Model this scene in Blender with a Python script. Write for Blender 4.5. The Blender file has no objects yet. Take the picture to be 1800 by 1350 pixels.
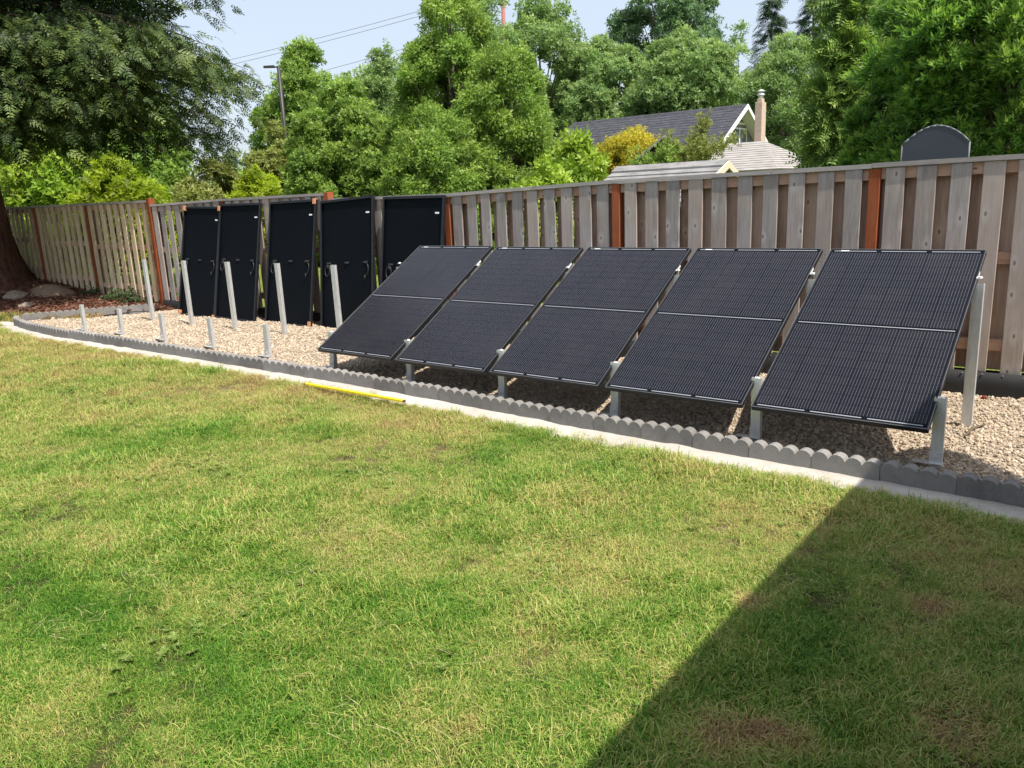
import bpy, bmesh, math, random
import numpy as np
from mathutils import Vector, Matrix, Euler, noise as mnoise

# ------------------------------------------------------------------ camera, light, exposure
SC = bpy.context.scene
COL = SC.collection
PI = math.pi
CAM = np.array([11.861, -5.058, 1.651])
FWD = np.array([-0.607, 0.760, -0.230]); FWD /= np.linalg.norm(FWD)
UPV = np.array([-0.110, 0.206, 0.972]); UPV -= FWD * (UPV @ FWD); UPV /= np.linalg.norm(UPV)
RGT = np.cross(FWD, UPV)
FPX = 1393.03                                   # focal length in photo pixels (photo 1800 wide)
cam_d = bpy.data.cameras.new('camera'); cam = bpy.data.objects.new('camera', cam_d); COL.objects.link(cam)
cam_d.sensor_width = 36.0; cam_d.lens = FPX / 1800 * 36; cam_d.clip_start = 0.05; cam_d.clip_end = 2000
cam.matrix_world = Matrix(((RGT[0], UPV[0], -FWD[0], CAM[0]), (RGT[1], UPV[1], -FWD[1], CAM[1]),
                           (RGT[2], UPV[2], -FWD[2], CAM[2]), (0, 0, 0, 1)))
SC.camera = cam

SUN = Vector((0.54, -0.10, 1.0)).normalized()  # towards the sun
w = bpy.data.worlds.new('World'); SC.world = w; w.use_nodes = True
wn = w.node_tree.nodes; wl = w.node_tree.links
bg = wn['Background']; sky = wn.new('ShaderNodeTexSky'); sky.sky_type = 'NISHITA'; sky.sun_disc = False
sky.sun_elevation = math.asin(SUN.z); sky.sun_rotation = math.atan2(SUN.x, SUN.y)
sky.air_density = 1.0; sky.dust_density = 3.0; sky.ozone_density = 1.0; sky.altitude = 50
veil = wn.new('ShaderNodeMix'); veil.data_type = 'RGBA'          # thin bright high haze over the whole sky
veil.inputs[0].default_value = 0.46; veil.inputs[7].default_value = (6.7, 7.3, 8.2, 1)
wl.new(sky.outputs[0], veil.inputs[6]); wl.new(veil.outputs[2], bg.inputs[0]); bg.inputs[1].default_value = 0.108
sd = bpy.data.lights.new('sun', 'SUN'); so = bpy.data.objects.new('sun', sd); COL.objects.link(so)
sd.energy = 5.0; sd.angle = math.radians(0.53); sd.color = (1.0, 0.94, 0.84)
so.rotation_euler = SUN.to_track_quat('Z', 'Y').to_euler(); so.location = (20, -3, 40)
SC.view_settings.view_transform = 'Standard'; SC.view_settings.look = 'None'
SC.view_settings.gamma = 1.0; SC.view_settings.use_curve_mapping = False
SC.view_settings.exposure = 0.6
SC.cycles.max_bounces = 8; SC.cycles.transparent_max_bounces = 8

# ------------------------------------------------------------------ helpers
def ray(px, py):
    return FWD + RGT * (px - 900) / FPX - UPV * (py - 675) / FPX
def at_dist(px, py, D):                          # the point D metres away (on the map) seen at that spot of the photo
    d = ray(px, py); d = d / math.hypot(d[0], d[1]); return CAM + d * D
def depth(P): return float((np.array(P) - CAM) @ FWD)

def link(o, parent=None):
    COL.objects.link(o)
    if parent is not None: o.parent = parent
    return o
def tag(o, label=None, cat=None, group=None, kind=None):
    if label: o['label'] = label
    if cat: o['category'] = cat
    if group: o['group'] = group
    if kind: o['kind'] = kind
    return o
def empty(name, loc=(0, 0, 0), rot=(0, 0, 0)):
    o = bpy.data.objects.new(name, None); o.empty_display_size = 0.1
    o.location = loc; o.rotation_euler = rot; return link(o)
def mesh_np(name, V, F, mat=None, attr=None, smooth=False):
    """mesh from arrays; F is (n,3) or (n,4) ; attr: dict name-> per-vertex floats"""
    V = np.asarray(V, np.float32); F = np.asarray(F, np.int32)
    me = bpy.data.meshes.new(name); n = len(F); k = F.shape[1]
    me.vertices.add(len(V)); me.vertices.foreach_set('co', V.ravel())
    me.loops.add(n * k); me.loops.foreach_set('vertex_index', F.ravel())
    me.polygons.add(n); me.polygons.foreach_set('loop_start', np.arange(0, n * k, k, dtype=np.int32))
    me.polygons.foreach_set('loop_total', np.full(n, k, np.int32))
    if smooth: me.polygons.foreach_set('use_smooth', np.ones(n, bool))
    if attr:
        for a, v in attr.items():
            at = me.attributes.new(a, 'FLOAT', 'POINT'); at.data.foreach_set('value', np.asarray(v, np.float32))
    me.update(calc_edges=True)
    if mat: me.materials.append(mat)
    return me
def obj_me(name, me, parent=None, loc=(0, 0, 0), rot=(0, 0, 0)):
    o = bpy.data.objects.new(name, me); o.location = loc; o.rotation_euler = rot
    return link(o, parent)

class MB:
    """collects boxes, prisms and tubes, then links them as ONE mesh object"""
    def __init__(s): s.bm = bmesh.new()
    def box(s, x0, x1, y0, y1, z0, z1, bev=0.0, M=None):
        r = bmesh.ops.create_cube(s.bm, size=1.0)
        T = Matrix.Translation(((x0 + x1) / 2, (y0 + y1) / 2, (z0 + z1) / 2)) @ Matrix.Diagonal((x1 - x0, y1 - y0, z1 - z0, 1))
        if M is not None: T = M @ T
        bmesh.ops.transform(s.bm, matrix=T, verts=r['verts'])
        if bev > 0:
            ed = list({e for v in r['verts'] for e in v.link_edges})
            bmesh.ops.bevel(s.bm, geom=ed, offset=bev, segments=1, affect='EDGES', profile=0.5)
        return s
    def prism(s, pts, axis, a0, a1, M=None):
        """outline pts (2D) extruded along axis 'x','y' or 'z' from a0 to a1"""
        def P(p, a):
            if axis == 'x': return Vector((a, p[0], p[1]))
            if axis == 'y': return Vector((p[0], a, p[1]))
            return Vector((p[0], p[1], a))
        A = [s.bm.verts.new(P(p, a0)) for p in pts]; B = [s.bm.verts.new(P(p, a1)) for p in pts]
        if M is not None:
            for v in A + B: v.co = M @ v.co
        fs = [s.bm.faces.new(A), s.bm.faces.new(B[::-1])]
        n = len(pts)
        for i in range(n): fs.append(s.bm.faces.new((A[i], B[i], B[(i + 1) % n], A[(i + 1) % n])))
        bmesh.ops.recalc_face_normals(s.bm, faces=fs); return s
    def tube(s, pts, rad, seg=7, cap=True):
        pts = [Vector(p) for p in pts]; n = len(pts)
        if not hasattr(rad, '__len__'): rad = [rad] * n
        rings = []; ref = None
        for i, p in enumerate(pts):
            t = (pts[min(i + 1, n - 1)] - pts[max(i - 1, 0)]).normalized()
            if ref is None: ref = t.orthogonal().normalized()
            a = (ref - t * ref.dot(t))
            a = a.normalized() if a.length > 1e-5 else t.orthogonal().normalized()
            ref = a; b = t.cross(a)
            rings.append([s.bm.verts.new(p + (a * math.cos(2 * PI * k / seg) + b * math.sin(2 * PI * k / seg)) * rad[i]) for k in range(seg)])
        for i in range(n - 1):
            for k in range(seg):
                f = s.bm.faces.new((rings[i][k], rings[i][(k + 1) % seg], rings[i + 1][(k + 1) % seg], rings[i + 1][k])); f.smooth = True
        if cap and seg > 2:
            s.bm.faces.new(rings[0][::-1]); s.bm.faces.new(rings[-1])
        return s
    def poly(s, pts):
        f = s.bm.faces.new([s.bm.verts.new(Vector(p)) for p in pts]); return f
    def mesh(s, name, mat):
        me = bpy.data.meshes.new(name); s.bm.to_mesh(me); s.bm.free()
        if mat: me.materials.append(mat)
        return me
    def build(s, name, mat, parent=None, loc=(0, 0, 0), rot=(0, 0, 0)):
        return obj_me(name, s.mesh(name, mat), parent, loc, rot)

# ------------------------------------------------------------------ materials
class NT:
    def __init__(s, name):
        s.m = bpy.data.materials.new(name); s.m.use_nodes = True; s.t = s.m.node_tree; s.N = s.t.nodes; s.L = s.t.links
        s.N.clear(); s.out = s.N.new('ShaderNodeOutputMaterial')
    def n(s, typ, **kw):
        o = s.N.new(typ)
        for k, v in kw.items(): setattr(o, k, v)
        return o
    def link(s, a, b): s.L.new(a, b)
    def set(s, sock, v):
        if hasattr(v, 'is_linked') or isinstance(v, bpy.types.NodeSocket): s.L.new(v, sock)
        else: sock.default_value = v
    def math(s, op, a, b=None, c=None, clamp=False):
        o = s.n('ShaderNodeMath', operation=op, use_clamp=clamp); s.set(o.inputs[0], a)
        if b is not None: s.set(o.inputs[1], b)
        if c is not None: s.set(o.inputs[2], c)
        return o.outputs[0]
    def ramp(s, fac, stops, interp='LINEAR'):
        o = s.n('ShaderNodeValToRGB'); cr = o.color_ramp; cr.interpolation = interp
        while len(cr.elements) < len(stops): cr.elements.new(0.5)
        for e, (p, c) in zip(cr.elements, stops):
            e.position = p; e.color = tuple(c) + (1,) if len(c) == 3 else c
        s.set(o.inputs[0], fac); return o.outputs[0]
    def mix(s, fac, a, b, blend='MIX'):
        o = s.n('ShaderNodeMix', data_type='RGBA', blend_type=blend)
        s.set(o.inputs[0], fac)
        for i, v in ((6, a), (7, b)):
            if isinstance(v, tuple): v = v + (1,) if len(v) == 3 else v
            s.set(o.inputs[i], v)
        return o.outputs[2]
    def noise(s, vec, scale, detail=3, rough=0.55, dim='3D'):
        o = s.n('ShaderNodeTexNoise', noise_dimensions=dim); o.inputs['Scale'].default_value = scale
        o.inputs['Detail'].default_value = detail; o.inputs['Roughness'].default_value = rough
        if vec is not None: s.link(vec, o.inputs['Vector'])
        return o.outputs['Fac']
    def voro(s, vec, scale, feature='F1'):
        o = s.n('ShaderNodeTexVoronoi', feature=feature); o.inputs['Scale'].default_value = scale
        if vec is not None: s.link(vec, o.inputs['Vector'])
        return o
    def mapping(s, vec, scale=(1, 1, 1), loc=(0, 0, 0)):
        o = s.n('ShaderNodeMapping'); s.link(vec, o.inputs[0]); s.set(o.inputs[3], scale); s.set(o.inputs[1], loc); return o.outputs[0]
    def coord(s): return s.n('ShaderNodeTexCoord').outputs['Object']
    def pos(s): return s.n('ShaderNodeNewGeometry').outputs['Position']
    def rnd(s): return s.n('ShaderNodeObjectInfo').outputs['Random']
    def bump(s, h, strength=0.3, dist=0.01):
        o = s.n('ShaderNodeBump'); o.inputs['Strength'].default_value = strength; o.inputs['Distance'].default_value = dist
        s.link(h, o.inputs['Height']); return o.outputs[0]
    def principled(s, color, rough=0.6, metal=0.0, spec=0.5, normal=None, coat=0.0, coat_rough=0.05):
        p = s.n('ShaderNodeBsdfPrincipled')
        if isinstance(color, tuple): color = color + (1,) if len(color) == 3 else color
        s.set(p.inputs['Base Color'], color); s.set(p.inputs['Roughness'], rough); s.set(p.inputs['Metallic'], metal)
        s.set(p.inputs['Specular IOR Level'], spec); p.inputs['Coat Weight'].default_value = coat; p.inputs['Coat Roughness'].default_value = coat_rough
        if normal is not None: s.link(normal, p.inputs['Normal'])
        return p.outputs[0]
    def done(s, sh): s.link(sh, s.out.inputs[0]); return s.m

def offset_coord(t):
    """object coordinates shifted by a random amount per object"""
    c = t.coord(); r = t.rnd()
    comb = t.n('ShaderNodeCombineXYZ')
    t.set(comb.inputs[0], t.math('MULTIPLY', r, 37.0)); t.set(comb.inputs[1], t.math('MULTIPLY', r, 91.0)); t.set(comb.inputs[2], t.math('MULTIPLY', r, 53.0))
    a = t.n('ShaderNodeVectorMath', operation='ADD'); t.link(c, a.inputs[0]); t.link(comb.outputs[0], a.inputs[1])
    return a.outputs[0], r

def wood_mat(name, dark, mid, light, knots=True, horizontal=False, warm=None, warm_amt=0.0):
    t = NT(name); v, r = offset_coord(t)
    sc = (1.2, 14, 14) if horizontal else (14, 14, 1.0)
    g = t.noise(t.mapping(v, sc), 3.0, 6, 0.65)
    fine = t.noise(t.mapping(v, tuple(x * 5 for x in sc)), 3.0, 3, 0.6)
    blot = t.noise(v, 2.3, 3)
    f = t.math('ADD', t.math('MULTIPLY', g, 0.55), t.math('ADD', t.math('MULTIPLY', fine, 0.2), t.math('MULTIPLY', blot, 0.35)))
    f = t.math('ADD', f, t.math('MULTIPLY', t.math('SUBTRACT', r, 0.5), 0.22))
    c = t.ramp(f, [(0.30, dark), (0.52, mid), (0.74, light)])
    if warm:
        c = t.mix(t.math('MULTIPLY', t.ramp(t.math('ADD', t.noise(v, 1.3, 2), t.math('MULTIPLY', t.math('SUBTRACT', r, 0.5), 0.5)), [(0.38, (0, 0, 0)), (0.7, (1, 1, 1))]), warm_amt), c, warm)
    if knots:
        sp_ = t.n('ShaderNodeSeparateXYZ'); t.link(v, sp_.inputs[0]); cb = t.n('ShaderNodeCombineXYZ')
        t.set(cb.inputs[0], t.math('MULTIPLY', sp_.outputs[0], 3.2 if horizontal else 7.0)); t.set(cb.inputs[1], t.math('MULTIPLY', sp_.outputs[2], 7.0 if horizontal else 3.4))
        vo = t.n('ShaderNodeTexVoronoi', voronoi_dimensions='2D'); vo.inputs['Scale'].default_value = 1.0; t.link(cb.outputs[0], vo.inputs['Vector']); d = vo.outputs['Distance']
        bwk = t.n('ShaderNodeRGBToBW'); t.link(vo.outputs['Color'], bwk.inputs[0]); pick = t.math('GREATER_THAN', bwk.outputs[0], 0.52)
        d = t.math('ADD', d, t.math('MULTIPLY', t.math('SUBTRACT', fine, 0.5), 0.06)); d = t.math('ADD', d, t.math('SUBTRACT', 1.0, pick))
        halo = t.ramp(d, [(0.06, (1, 1, 1)), (0.30, (0, 0, 0))])
        c = t.mix(t.math('MULTIPLY', halo, 0.5), c, tuple(min(1, x * 1.12) for x in light))
        k = t.ramp(d, [(0.035, (1, 1, 1)), (0.085, (0, 0, 0))])
        c = t.mix(t.math('MULTIPLY', k, 0.75), c, tuple(x * 0.35 for x in dark))
    nb = t.bump(t.math('ADD', g, t.math('MULTIPLY', fine, 0.5)), 0.35, 0.004)
    return t.done(t.principled(c, 0.85, 0, 0.15, nb))

M = {}
M['wood_front'] = wood_mat('weathered_cedar', (0.200, 0.178, 0.165), (0.335, 0.303, 0.285), (0.480, 0.445, 0.425), warm=(0.36, 0.26, 0.19), warm_amt=0.4)
M['wood_rear'] = wood_mat('brown_cedar', (0.20, 0.125, 0.09), (0.40, 0.275, 0.205), (0.54, 0.40, 0.31))
M['wood_tan'] = wood_mat('tan_cedar', (0.30, 0.215, 0.135), (0.52, 0.40, 0.265), (0.66, 0.535, 0.38))
M['wood_rail'] = wood_mat('rail_wood', (0.24, 0.13, 0.085), (0.42, 0.26, 0.18), (0.54, 0.37, 0.27), horizontal=True)
M['wood_cap'] = wood_mat('cap_wood', (0.22, 0.20, 0.185), (0.34, 0.315, 0.30), (0.46, 0.43, 0.41), knots=False, horizontal=True)
M['post_stain'] = wood_mat('orange_stained_post', (0.13, 0.034, 0.013), (0.25, 0.068, 0.026), (0.34, 0.11, 0.05), knots=False)

def simple(name, color, rough=0.6, metal=0.0, spec=0.5, var=0.15, scale=8.0, bump=0.0, coat=0.0):
    t = NT(name); v, r = offset_coord(t); n = t.noise(v, scale, 4)
    lo = tuple(c * (1 - var) for c in color); hi = tuple(min(1, c * (1 + var)) for c in color)
    c = t.ramp(n, [(0.3, lo), (0.7, hi)])
    nb = t.bump(t.noise(v, scale * 6, 3), bump, 0.003) if bump else None
    return t.done(t.principled(c, rough, metal, spec, nb, coat))

def mat_concrete(name, c0, c1, c2, bump=0.4, sc=14.0):
    t = NT(name); v, r = offset_coord(t)
    n = t.noise(v, sc, 5, 0.7); big = t.noise(v, 2.0, 3); sp = t.noise(v, 160, 2)
    f = t.math('ADD', t.math('MULTIPLY', n, 0.45), t.math('ADD', t.math('MULTIPLY', big, 0.45), t.math('MULTIPLY', t.math('SUBTRACT', r, 0.5), 0.22)))
    f = t.math('ADD', f, t.math('MULTIPLY', t.math('SUBTRACT', sp, 0.5), 0.25))
    return t.done(t.principled(t.ramp(f, [(0.25, c0), (0.45, c1), (0.7, c2)]), 0.92, 0, 0.15, t.bump(t.math('ADD', n, sp), bump, 0.004)))
M['block'] = mat_concrete('grey_edging_concrete', (0.125, 0.120, 0.116), (0.200, 0.192, 0.185), (0.270, 0.260, 0.248))
M['cement'] = mat_concrete('pale_mortar', (0.31, 0.285, 0.255), (0.43, 0.40, 0.365), (0.53, 0.50, 0.46), 0.6, 9.0)

def mat_galv():
    t = NT('galvanized_steel'); v, r = offset_coord(t)
    vo = t.voro(t.mapping(v, (1, 1, 0.35)), 55.0).outputs['Color']
    bw = t.n('ShaderNodeRGBToBW'); t.link(vo, bw.inputs[0])
    streak = t.noise(t.mapping(v, (30, 30, 1.5)), 1.5, 4)
    f = t.math('ADD', t.math('MULTIPLY', bw.outputs[0], 0.35), t.math('MULTIPLY', streak, 0.65))
    c = t.ramp(f, [(0.3, (0.55, 0.56, 0.56)), (0.7, (0.68, 0.69, 0.69))])
    return t.done(t.principled(c, t.math('ADD', t.math('MULTIPLY', f, 0.2), 0.30), 0.45, 0.5))
M['galv'] = mat_galv()
M['black_frame'] = simple('black_anodised_frame', (0.014, 0.015, 0.018), 0.4, 0.2, 0.4, 0.2)
M['edge_highlight'] = simple('painted_edge_highlight', (0.20, 0.205, 0.215), 0.4, 0.5, 0.5, 0.2)  # pale colour paints the bevel highlight along the black frame's edges
M['backsheet'] = simple('black_backsheet', (0.0030, 0.0046, 0.0072), 0.6, 0, 0.07, 0.15, 3)
M['black_rubber'] = simple('black_cable', (0.02, 0.02, 0.022), 0.45, 0, 0.6)
M['white_label'] = simple('white_label', (0.75, 0.75, 0.74), 0.5, 0, 0.4, 0.05)
M['ribbon'] = simple('tinned_ribbon', (0.30, 0.31, 0.34), 0.4, 0.2, 0.5, 0.1, 60)
M['barrier'] = simple('black_plastic_barrier', (0.018, 0.018, 0.019), 0.55, 0, 0.4, 0.3, 4, 0.2)
M['cardboard'] = simple('orange_cardboard', (0.52, 0.24, 0.12), 0.8, 0, 0.2, 0.15)
M['yellow'] = simple('yellow_paint', (0.78, 0.60, 0.015), 0.42, 0, 0.5, 0.06)
M['dark_metal'] = simple('dark_bronze_metal', (0.045, 0.042, 0.04), 0.5, 0.4, 0.5)
M['red'] = simple('red_plastic', (0.22, 0.02, 0.015), 0.6)
M['screw'] = simple('screw_steel', (0.55, 0.55, 0.53), 0.35, 0.8)

def mat_cell():
    t = NT('solar_cell'); v = t.coord(); r = t.rnd()
    s = t.n('ShaderNodeSeparateXYZ'); t.link(v, s.inputs[0]); x, y = s.outputs[0], s.outputs[1]
    fx = t.math('FRACT', t.math('ADD', t.math('MULTIPLY', x, 9 / 0.1655), 100.5))
    line = t.math('LESS_THAN', t.math('ABSOLUTE', t.math('SUBTRACT', fx, 0.5)), 0.055)
    # bus bars stop a little short of the cell's edges
    inside = t.math('ADD', 0.55, t.math('MULTIPLY', t.math('LESS_THAN', t.math('ABSOLUTE', y), 0.038), 0.45))
    fy = t.math('FRACT', t.math('ADD', t.math('MULTIPLY', y, 5 / 0.081), 100.5))
    pad = t.math('LESS_THAN', t.math('ABSOLUTE', t.math('SUBTRACT', fy, 0.5)), 0.12)
    wide = t.math('LESS_THAN', t.math('ABSOLUTE', t.math('SUBTRACT', fx, 0.5)), 0.10)
    msk = t.math('MULTIPLY', line, inside)
    base = t.mix(r, (0.0060, 0.0069, 0.0118), (0.0085, 0.0092, 0.0138))
    sm = t.noise(t.pos(), 2.2, 4)
    base = t.mix(t.math('MULTIPLY', t.ramp(sm, [(0.45, (0, 0, 0)), (0.75, (1, 1, 1))]), 0.2), base, (0.035, 0.034, 0.038))
    c = t.mix(t.math('MULTIPLY', msk, 0.9), base, (0.125, 0.120, 0.138))
    dust = t.noise(t.pos(), 45.0, 4)
    rough = t.math('ADD', 0.16, t.math('MULTIPLY', dust, 0.14))
    return t.done(t.principled(c, rough, 0, 0.17))
M['cell'] = mat_cell()

def leaf_mat(name, stops, trans=0.35, rough=0.5, spec=0.3, tcol=None):
    """stops: colours by per-leaf 'tint'"""
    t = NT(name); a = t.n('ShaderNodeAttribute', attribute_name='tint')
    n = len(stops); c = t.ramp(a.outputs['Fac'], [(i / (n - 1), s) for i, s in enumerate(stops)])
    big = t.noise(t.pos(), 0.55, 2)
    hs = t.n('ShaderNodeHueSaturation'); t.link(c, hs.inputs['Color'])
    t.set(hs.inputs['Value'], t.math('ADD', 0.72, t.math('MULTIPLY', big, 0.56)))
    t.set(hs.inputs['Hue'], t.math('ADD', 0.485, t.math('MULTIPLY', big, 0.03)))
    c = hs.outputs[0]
    p = t.principled(c, rough, 0, spec)
    tr = t.n('ShaderNodeBsdfTranslucent')
    t.link(t.mix(0.5, c, t.mix(1.0, c, (1.35, 1.5, 0.7), 'MULTIPLY')), tr.inputs[0])
    ms = t.n('ShaderNodeMixShader'); ms.inputs[0].default_value = trans
    t.link(p, ms.inputs[1]); t.link(tr.outputs[0], ms.inputs[2])
    return t.done(ms.outputs[0])
M['leaf_mid'] = leaf_mat('mid_green_leaf', [(0.105, 0.180, 0.035), (0.225, 0.345, 0.070), (0.390, 0.505, 0.115)], 0.45)
M['leaf_grey'] = leaf_mat('grey_green_leaf', [(0.135, 0.215, 0.080), (0.235, 0.345, 0.120), (0.360, 0.465, 0.170)], 0.45)
M['leaf_bright'] = leaf_mat('bright_green_leaf', [(0.16, 0.26, 0.028), (0.27, 0.39, 0.042), (0.40, 0.50, 0.075)], 0.45)
M['leaf_yellow'] = leaf_mat('yellow_green_leaf', [(0.189, 0.257, 0.016), (0.297, 0.378, 0.027), (0.405, 0.486, 0.041)], 0.5)
M['leaf_gold'] = leaf_mat('golden_leaf', [(0.30, 0.28, 0.03), (0.46, 0.40, 0.045), (0.58, 0.46, 0.06)], 0.45)
M['leaf_olive'] = leaf_mat('olive_leaf', [(0.155, 0.185, 0.050), (0.235, 0.265, 0.070), (0.330, 0.350, 0.105)], 0.4)
M['leaf_laurel'] = leaf_mat('laurel_leaf', [(0.065, 0.150, 0.030), (0.140, 0.270, 0.050), (0.340, 0.490, 0.090)], 0.42, 0.36, 0.4)
M['leaf_blue'] = leaf_mat('blue_green_leaf', [(0.095, 0.175, 0.085), (0.145, 0.245, 0.11), (0.21, 0.32, 0.14)], 0.35)
M['needle'] = leaf_mat('redwood_needle', [(0.015, 0.031, 0.009), (0.056, 0.094, 0.021), (0.200, 0.245, 0.062)], 0.22, 0.55)  # dark to light stops carry painted inner shade and sunlit tips
M['needle_dark'] = leaf_mat('dark_conifer_needle', [(0.035, 0.068, 0.040), (0.055, 0.098, 0.052), (0.085, 0.135, 0.07)], 0.2, 0.6)
M['needle_cedar'] = leaf_mat('cedar_needle', [(0.075, 0.145, 0.035), (0.140, 0.225, 0.052), (0.270, 0.370, 0.085)], 0.35, 0.55)

def mat_bark(name, dark, light, sc=(9, 9, 1.1)):
    t = NT(name); v = t.mapping(t.pos(), sc)
    n = t.noise(v, 1.6, 6, 0.65); f = t.noise(v, 6, 3)
    c = t.ramp(t.math('ADD', t.math('MULTIPLY', n, 0.7), t.math('MULTIPLY', f, 0.3)), [(0.35, dark), (0.65, light)])
    return t.done(t.principled(c, 0.95, 0, 0.1, t.bump(n, 1.0, 0.05)))
M['bark_red'] = mat_bark('redwood_bark', (0.055, 0.026, 0.018), (0.20, 0.105, 0.075))
M['bough'] = simple('dark_twig', (0.045, 0.028, 0.02), 0.9, 0, 0.1)
M['bark'] = mat_bark('grey_bark', (0.07, 0.06, 0.048), (0.19, 0.165, 0.135))
M['bark_pale'] = mat_bark('pale_bark', (0.13, 0.12, 0.09), (0.30, 0.28, 0.22))

def mat_shingle(name, a, b, sc):
    t = NT(name); v = t.coord()
    n = t.noise(t.mapping(v, sc), 1.0, 2); f = t.noise(v, 30, 3)
    c = t.ramp(t.math('ADD', t.math('MULTIPLY', n, 0.7), t.math('MULTIPLY', f, 0.3)), [(0.35, a), (0.65, b)])
    return t.done(t.principled(c, 0.9, 0, 0.2))
M['roof_dark'] = mat_shingle('dark_grey_shingle', (0.038, 0.040, 0.050), (0.075, 0.077, 0.09), (3, 5, 5))
M['roof_grey'] = mat_shingle('grey_shingle', (0.16, 0.158, 0.16), (0.27, 0.265, 0.265), (4, 7, 7))
M['roof_pale'] = mat_shingle('pale_grey_shingle', (0.24, 0.225, 0.215), (0.36, 0.34, 0.325), (2, 5, 5))
M['white_paint'] = simple('white_paint', (0.72, 0.71, 0.69), 0.6, 0, 0.3, 0.06)
M['cream_paint'] = simple('cream_paint', (0.62, 0.55, 0.42), 0.6, 0, 0.3, 0.06)
M['siding'] = simple('beige_siding', (0.42, 0.38, 0.32), 0.8, 0, 0.2, 0.08)
M['grey_siding'] = simple('grey_siding', (0.20, 0.20, 0.205), 0.8, 0, 0.2, 0.1)
M['brick'] = simple('chimney_brick', (0.48, 0.37, 0.30), 0.9, 0, 0.2, 0.15, 12)
M['glass'] = simple('window_glass', (0.10, 0.12, 0.14), 0.08, 0, 0.6, 0.1)
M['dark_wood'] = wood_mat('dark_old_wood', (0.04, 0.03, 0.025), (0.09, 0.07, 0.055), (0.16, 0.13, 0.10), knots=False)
M['board_grey'] = simple('dark_grey_board', (0.045, 0.054, 0.070), 0.45, 0, 0.4, 0.12, 2)
M['board_rim'] = simple('grey_rim', (0.11, 0.12, 0.14), 0.5, 0, 0.4)
M['red_pole'] = simple('reddish_pole', (0.30, 0.12, 0.10), 0.8)

def mat_gravel():
    t = NT('gravel_stone'); r = t.rnd()
    c = t.ramp(r, [(0.0, (0.22, 0.175, 0.125)), (0.25, (0.37, 0.30, 0.215)), (0.55, (0.49, 0.405, 0.30)), (0.8, (0.44, 0.335, 0.235)), (1.0, (0.60, 0.535, 0.44))])
    n = t.noise(t.coord(), 3.0, 3)
    c = t.mix(t.math('MULTIPLY', n, 0.5), c, (0.36, 0.30, 0.24))
    return t.done(t.principled(c, 0.85, 0, 0.2))
M['gravel'] = mat_gravel()
def mat_gravel_bed():
    t = NT('gravel_bed_fines'); v = t.pos(); vo = t.voro(v, 45.0).outputs['Distance']
    c = t.ramp(t.math('ADD', t.math('MULTIPLY', vo, 0.7), t.math('MULTIPLY', t.noise(v, 30, 3), 0.4)), [(0.2, (0.40, 0.33, 0.26)), (0.7, (0.22, 0.18, 0.14))])
    return t.done(t.principled(c, 0.95, 0, 0.1, t.bump(vo, 0.6, 0.01)))
M['gravel_bed'] = mat_gravel_bed()
def mat_chip(name, stops):
    t = NT(name); c = t.ramp(t.rnd(), [(i / (len(stops) - 1), s) for i, s in enumerate(stops)])
    return t.done(t.principled(c, 0.9, 0, 0.1))
M['chip'] = mat_chip('bark_chip', [(0.05, 0.02, 0.014), (0.10, 0.042, 0.028), (0.16, 0.075, 0.05), (0.24, 0.15, 0.10)])
def mat_soil(name, a, b, sc=9):
    t = NT(name); v = t.pos(); n = t.noise(v, sc, 6, 0.7)
    return t.done(t.principled(t.ramp(n, [(0.3, a), (0.7, b)]), 0.95, 0, 0.1, t.bump(n, 0.8, 0.03)))
M['mulch'] = mat_soil('bark_mulch', (0.045, 0.02, 0.014), (0.13, 0.062, 0.042))
M['dirt'] = mat_soil('dry_dirt', (0.16, 0.11, 0.075), (0.30, 0.22, 0.155), 14)
M['rock'] = mat_soil('tan_rock', (0.20, 0.155, 0.12), (0.36, 0.29, 0.23), 12)

WORN = [(10.98, -2.92, 0.16), (11.12, -2.84, 0.15), (10.72, -2.10, 0.13), (11.55, -2.55, 0.16), (11.35, -1.75, 0.15), (10.25, -3.35, 0.10)]
def dry_field(t, v):
    """how dry the lawn is at a spot, 0 lush .. 1 straw: patches of wear, drier towards the gravel bed"""
    s = t.n('ShaderNodeSeparateXYZ'); t.link(v, s.inputs[0])
    big = t.noise(v, 0.55, 2, 0.5); mid = t.noise(v, 1.7, 3, 0.6); fine = t.noise(v, 9.0, 3, 0.6)
    f = t.math('ADD', t.math('MULTIPLY', big, 0.55), t.math('ADD', t.math('MULTIPLY', mid, 0.55), t.math('MULTIPLY', fine, 0.22)))
    edge = t.math('MULTIPLY', t.math('ADD', s.outputs[1], 2.2), 0.045, clamp=False)
    left = t.math('MULTIPLY', t.math('SUBTRACT', 9.5, s.outputs[0]), 0.009)
    f = t.math('ADD', f, t.math('ADD', edge, left))
    f = t.math('ADD', 0.6, t.math('MULTIPLY', t.math('SUBTRACT', f, 0.6), 1.65))
    for (x, y, rad) in WORN:                     # a few worn brown spots
        dv = t.n('ShaderNodeVectorMath', operation='DISTANCE'); t.link(v, dv.inputs[0]); dv.inputs[1].default_value = (x, y, -0.03)
        d = t.math('ADD', t.math('DIVIDE', dv.outputs['Value'], rad), t.math('MULTIPLY', t.math('SUBTRACT', fine, 0.5), 1.4))
        f = t.math('ADD', f, t.math('MULTIPLY', t.math('SUBTRACT', 1.0, d, clamp=True), 0.62))
    return f
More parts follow.
